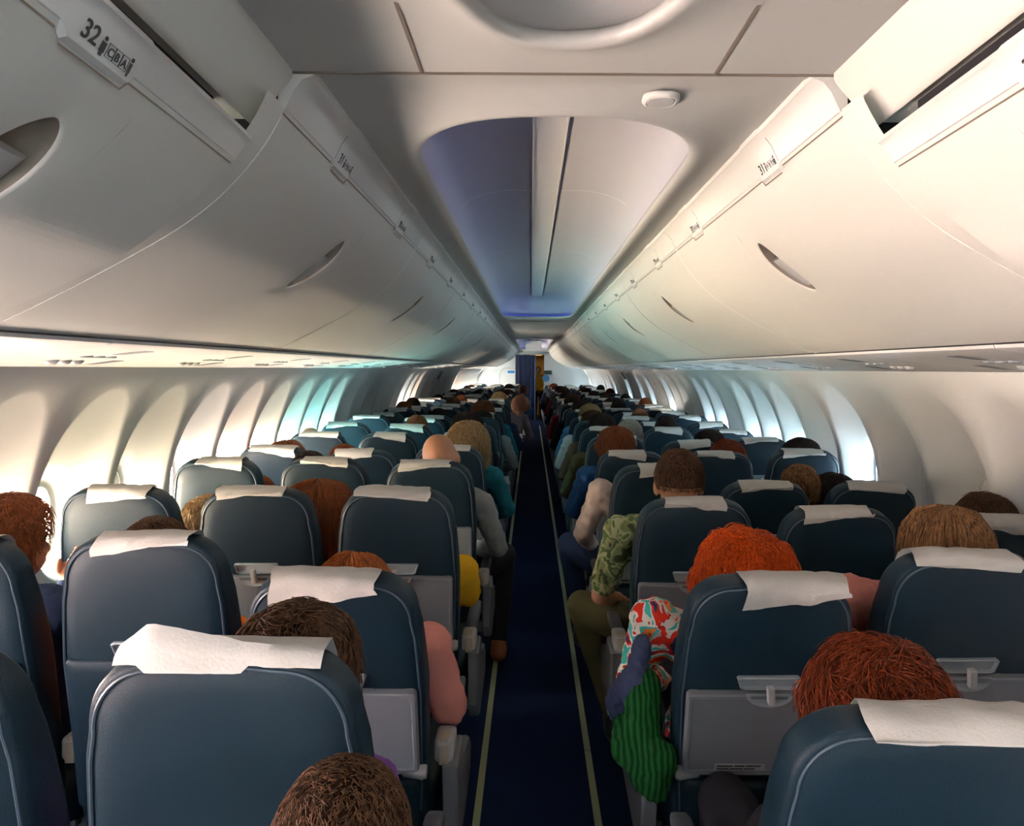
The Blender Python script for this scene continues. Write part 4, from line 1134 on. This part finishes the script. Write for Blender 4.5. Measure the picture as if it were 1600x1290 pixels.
person(seatpos(1, -2), 'passenger with flat brown hair and orange sleeves in the second left middle seat', 'brown', 'orange', 'navy', style='short', head=V(-.10, .13, 1.047), elL=V(-.27, .10, .66), elR=V(.245, .12, .70), shR=V(.20, .1, .80))
person(seatpos(1, -3, -.02), 'passenger with wavy auburn hair raising a hand by the left window', 'chest', 'navy', 'black', 'tan', style='crop', turn=-24, head=V(-.03, .17, 1.085), neck=V(-.02, .13, .96), chest=V(0, .13, .81), hv=1.25, elR=V(.12, .38, .74), wrR=V(-.02, .42, .90), handR=((.35, .15, .7), (-.3, .9, .1), 1), hcurl=.9, wrL=V(-.05, .36, .65))
person(seatpos(1, 2), 'passenger with straight brown hair fading to blond and pink top, second right middle seat', 'ombre', 'pink', 'navy', style='long', hs=.80, head=V(.10, .12, 1.115), neck=V(.05, .1, .99), chest=V(-.01, .11, .84), shL=V(-.215, .05, .98), elL=V(-.245, .10, .74), hv=.8)
person(seatpos(2, -1), 'child in a yellow top in the third left aisle seat', 'brown', 'yellow', 'navy', style='bob', hs=.85, head=V(0, .13, .86), shR=V(.215, .06, .83), elR=V(.235, .10, .74), wrR=V(.15, .3, .66))
person(seatpos(2, -2), 'passenger with long copper-red hair in the third left middle seat', 'chest', 'green', 'black', style='long', head=V(.14, .13, 1.030), turn=14, hv=1.0)
person(seatpos(2, -3), 'child with blond hair in the third left window seat', 'blond', 'green', 'navy', style='crop', hs=.9, head=V(.20, .14, .975))
person(seatpos(2, 1), 'man with cropped brown hair and camouflage T-shirt in the third right aisle seat', 'brown', 'camo', 'olive', 'tan', style='buzz', sleeve='short', head=V(-.007, .12, 1.159), shL=V(-.235, .08, .98), elL=V(-.305, .14, .72), wrL=V(-.22, .38, .64), knL=V(-.36, .40, .60), anL=V(-.22, .38, .14), bulk=1.15, hv=1.2, hs=1.12)
person(seatpos(2, 3), 'passenger with dark hair by the right window in the third row', 'brown', 'navy', 'black', style='crop', head=V(.19, .12, .99))
person(seatpos(3, -1), 'bald man in a grey sweatshirt in the fourth left aisle seat, elbow in the aisle', 'brown', 'grey', 'black', 'tan', style=None, head=V(.023, .10, 1.151), tilt=-12, shR=V(.23, .07, .93), elR=V(.31, .16, .70), wrR=V(.16, .38, .64), knR=V(.33, .50, .58), anR=V(.30, .50, .10), shoe=M_SHOE, bulk=1.15, hs=1.1)
person(seatpos(3, -2), 'passenger with very dark hair in the fourth left middle seat', 'dark', 'navy', style='short', head=V(-.14, .12, 1.057))
person(seatpos(3, -3), 'child with brown hair in the fourth left window seat', 'chest', 'white', style='short', hs=.9, head=V(.09, .13, .945))
person(seatpos(3, 1), 'passenger in a beige sweater in the fourth right aisle seat', 'brown', 'beige', 'navy', style='short', head=V(.06, .13, 1.00), shL=V(-.235, .06, 1.0), elL=V(-.315, .12, .78), wrL=V(-.25, .36, .66), knL=V(-.37, .42, .66), anL=V(-.30, .45, .20), nod=-25)
person(seatpos(3, 2), 'passenger with light brown hair leaning between the right middle and window seats, fourth row', 'ombre', 'navy', style='short', head=V(.27, .12, 1.002), hv=1.2)
person(seatpos(3, 3), 'passenger in dark clothes in the fourth right window seat', 'dark', 'black', style='crop', head=V(-.05, .13, .95))
person(seatpos(4, -1), 'passenger with layered blond hair and teal sleeve in the fifth left aisle seat', 'blond', 'teal', 'black', style='bob', head=V(.093, .12, 1.140), elR=V(.33, .16, .74), shR=V(.245, .07, .95), wrR=V(.22, .4, .66), turn=-18, hv=1.1)
person(seatpos(4, -2), 'passenger with smooth brown hair in the fifth left middle seat', 'chest', 'navy', style='short', head=V(-.17, .12, 1.005), hv=1.3)
person(seatpos(4, -3), 'passenger with long chestnut hair in the fifth left window seat', 'chest', 'black', style='bob', head=V(-.03, .12, 1.018))
person(seatpos(4, 1), 'passenger with red-brown hair and glasses in the fifth right aisle seat, blue jacket', 'chest', 'royal', 'navy', style='crop', head=V(-.067, .13, 1.111), elL=V(-.32, .14, .74), shL=V(-.245, .06, .96), wrL=V(-.2, .4, .65), turn=12, hv=1.1)
person(seatpos(4, 2), 'passenger with dark red-brown hair in the fifth right middle seat', 'auburn', 'black', style='crop', head=V(.12, .12, 1.037))
person(seatpos(4, 3), 'passenger with dark bun of hair in the fifth right window seat', 'dark', 'navy', style='crop', head=V(.08, .12, 1.052))
person(seatpos(5, -3), 'bald passenger in the sixth left window seat', 'brown', 'white', skin='tan', style=None, head=V(-.11, .10, 1.063))
person(seatpos(5, 1), 'grey-haired passenger in the sixth right aisle seat, olive sleeve in the aisle', 'grey', 'olive', 'black', style='short', head=V(.12, .12, 1.115), elL=V(-.32, .14, .72), shL=V(-.235, .06, .95), wrL=V(-.2, .4, .65), hv=1.2)
person(seatpos(5, 2, .0), 'passenger with black hair in the sixth right middle seat', 'dark', 'black', style='crop', head=V(.20, .12, 1.036))
person(seatpos(5, -1, .0), 'passenger with black hair in the sixth left aisle seat', 'dark', 'black', style='crop', head=V(.02, .12, 1.149), hv=1.2)
person(seatpos(11, -1, .0), 'passenger with rosy hair and mauve cardigan leaning into the aisle far on the left', 'pinkgrey', 'mauve', 'black', style='crop', head=V(.33, .12, 1.10), neck=V(.29, .1, .98), chest=V(.20, .12, .85), waist=V(.08, .14, .70), elR=V(.46, .18, .70), wrR=V(.28, .40, .66), hv=1.2)
person(seatpos(18, -1, .0), 'passenger in grey-blue and pink leaning far out into the aisle near the curtain', 'pinkgrey', 'blue', 'navy', style='short', head=V(.30, .12, 1.14), neck=V(.27, .1, 1.0), chest=V(.20, .12, .86), waist=V(.08, .14, .70), elR=V(.46, .2, .72), hv=1.1)
# farther rows share three figures, each copy with its own colours
def recolor(src, loc, label, hair, shirt, scale, flip=1):
    c = copy_tree(src); c.location = loc; c.scale = (scale * flip, scale, scale)
    c['label'] = label; c['group'] = 'passengers in the far rows'
    for k in KIDS[c.name]:
        n = k.name.split('.')[0]
        if n in ('hair', 'shirt'):
            k.material_slots[0].link = 'OBJECT'; k.material_slots[0].material = H[hair] if n == 'hair' else F[shirt]
    return c
pA = person(seatpos(6, 1, .0), 'passenger with dark hair and olive brown sleeve in the seventh right aisle seat', 'dark', 'brown', style='crop', vox=.011, head=V(0, .13, 1.10), elL=V(-.31, .14, .73), shL=V(-.22, .08, .95), wrL=V(-.18, .4, .65))
pB = person(seatpos(6, -2, .0), 'passenger with chestnut hair in the seventh left middle seat', 'chest', 'black', style='short', vox=.011, head=V(.03, .13, 1.09), neck=V(.01, .1, .97), chest=V(0, .12, .84))
reg(pA); reg(pB)
FAR = [(7, 1, 'brown', 'white'), (8, 1, 'blond', 'blue'), (9, 1, 'dark', 'black'), (11, 1, 'dark', 'red'), (12, 1, 'brown', 'black'), (14, 1, 'dark', 'navy'), (16, 1, 'brown', 'red'), (18, 1, 'dark', 'black'), (20, 1, 'brown', 'black'), (22, 1, 'chest', 'navy'),
       (7, -1, 'dark', 'grey'), (8, -1, 'chest', 'teal'), (9, -1, 'dark', 'navy'), (12, -1, 'blond', 'gold'), (14, -1, 'dark', 'black'), (16, -1, 'brown', 'grey'), (20, -1, 'dark', 'navy')]
FAR2 = [(6, 2, 'dark', 'navy'), (8, 2, 'brown', 'black'), (10, 2, 'dark', 'black'), (12, 2, 'dark', 'red'), (13, 2, 'brown', 'navy'), (15, 2, 'dark', 'black'), (17, 2, 'dark', 'navy'), (19, 2, 'brown', 'red'), (11, 3, 'chest', 'navy'), (14, 3, 'dark', 'black'), (17, 3, 'auburn', 'black'), (20, 3, 'dark', 'navy'),
        (8, -2, 'dark', 'navy'), (10, -2, 'brown', 'mauve'), (12, -2, 'chest', 'black'), (15, -2, 'dark', 'navy'), (17, -2, 'brown', 'white'), (9, -3, 'copper', 'white'), (10, -3, 'brown', 'white'), (13, -3, 'dark', 'navy'), (16, -3, 'dark', 'black'), (20, -3, 'dark', 'red'), (21, -3, 'brown', 'white')]
HN = {'brown': 'brown', 'dark': 'near-black', 'blond': 'blond', 'chest': 'chestnut', 'copper': 'copper', 'auburn': 'dark red'}
for src, lst in ((pA, FAR), (pB, FAR2)):
    for (r_, c_, hr, st_) in lst:
        rn = random.Random(r_ * 7 + c_)
        recolor(src, seatpos(r_, c_, rn.uniform(-.03, .05) * (1 if abs(c_) > 1 else -1 if c_ > 0 else 1) - (.05 * (1 if c_ > 0 else -1) if abs(c_) == 3 else 0), 0),
                f'passenger with {HN[hr]} hair in the {ORD[r_]} {SIDE[1 if c_ > 0 else -1]} {POSN[abs(c_)]} seat', hr, st_, rn.uniform(.97, 1.03), 1 if c_ > 0 else -1)
# cabin attendant standing beyond the curtain
person((.17, 24.3, 0), 'cabin attendant in yellow standing in the lit gap beside the curtain', 'blond', 'gold', 'black', style='short', vox=.011, hip=V(0, 0, .95), waist=V(0, 0, 1.08), chest=V(0, 0, 1.26), neck=V(0, 0, 1.42), head=V(0, .01, 1.55),
       elL=V(-.24, .03, 1.08), elR=V(.24, .03, 1.08), wrL=V(-.2, .2, 1.0), wrR=V(.2, .2, 1.0), knL=V(-.09, .02, .50), knR=V(.09, .02, .50), anL=V(-.09, 0, .10), anR=V(.09, 0, .10), turn=180)
# knitted jacket and scarf hanging over the second right aisle armrest
def lump(name, prims, mtl, label, cat, disp=.02, ds=.03):
    b = MB()
    for p in prims: b.capsule(*p)
    me = remesh(b, .006, 2, disp, ds); me.materials.append(mtl); return tag(link(name, me), label, cat)
M_KNIT = mat('green knit', (0.008, 0.060, 0.014), 0.95, spec=.1, bump=1.0, bscale=120, var=.3, vscale=40)
nt = M_KNIT.node_tree; wv = nt.nodes.new('ShaderNodeTexWave'); wv.inputs['Scale'].default_value = 22; wv.inputs['Distortion'].default_value = 3; wv.inputs['Detail'].default_value = 1
lk(nt, nt.nodes['Texture Coordinate'].outputs['Object'], wv.inputs['Vector'])
cr = nt.nodes.new('ShaderNodeValToRGB'); cr.color_ramp.elements[0].color = (.003, .022, .006, 1); cr.color_ramp.elements[1].color = (.010, .075, .018, 1)
lk(nt, wv.outputs['Fac'], cr.inputs[0]); lk(nt, cr.outputs[0], nt.nodes['Principled BSDF'].inputs['Base Color'])
yk = ROWY[1]
lump('knitted_jacket', [((.235, yk - .10, .60), (.245, yk - .02, .76), .045, .05), ((.205, yk - .06, .62), (.235, yk + .10, .69), .05, .045), ((.27, yk - .12, .62), (.262, yk - .12, .55), .05, .035), ((.215, yk - .10, .62), (.235, yk - .11, .56), .035, .03)], M_KNIT,
     'green ribbed knitted jacket hanging over the right aisle armrest', 'jacket', .012, .014)
lump('knotted_scarf', [((.215, yk - .02, .74), (.25, yk + .02, .86), .03, .025), ((.19, yk + .02, .72), (.225, yk - .02, .78), .035, .04), ((.185, yk + .03, .70), (.20, yk + .04, .62), .035, .02)], fabric('scarf', (0.03, 0.04, 0.085)),
     'dark blue knotted scarf above the green knitted jacket', 'scarf', .016, .016)
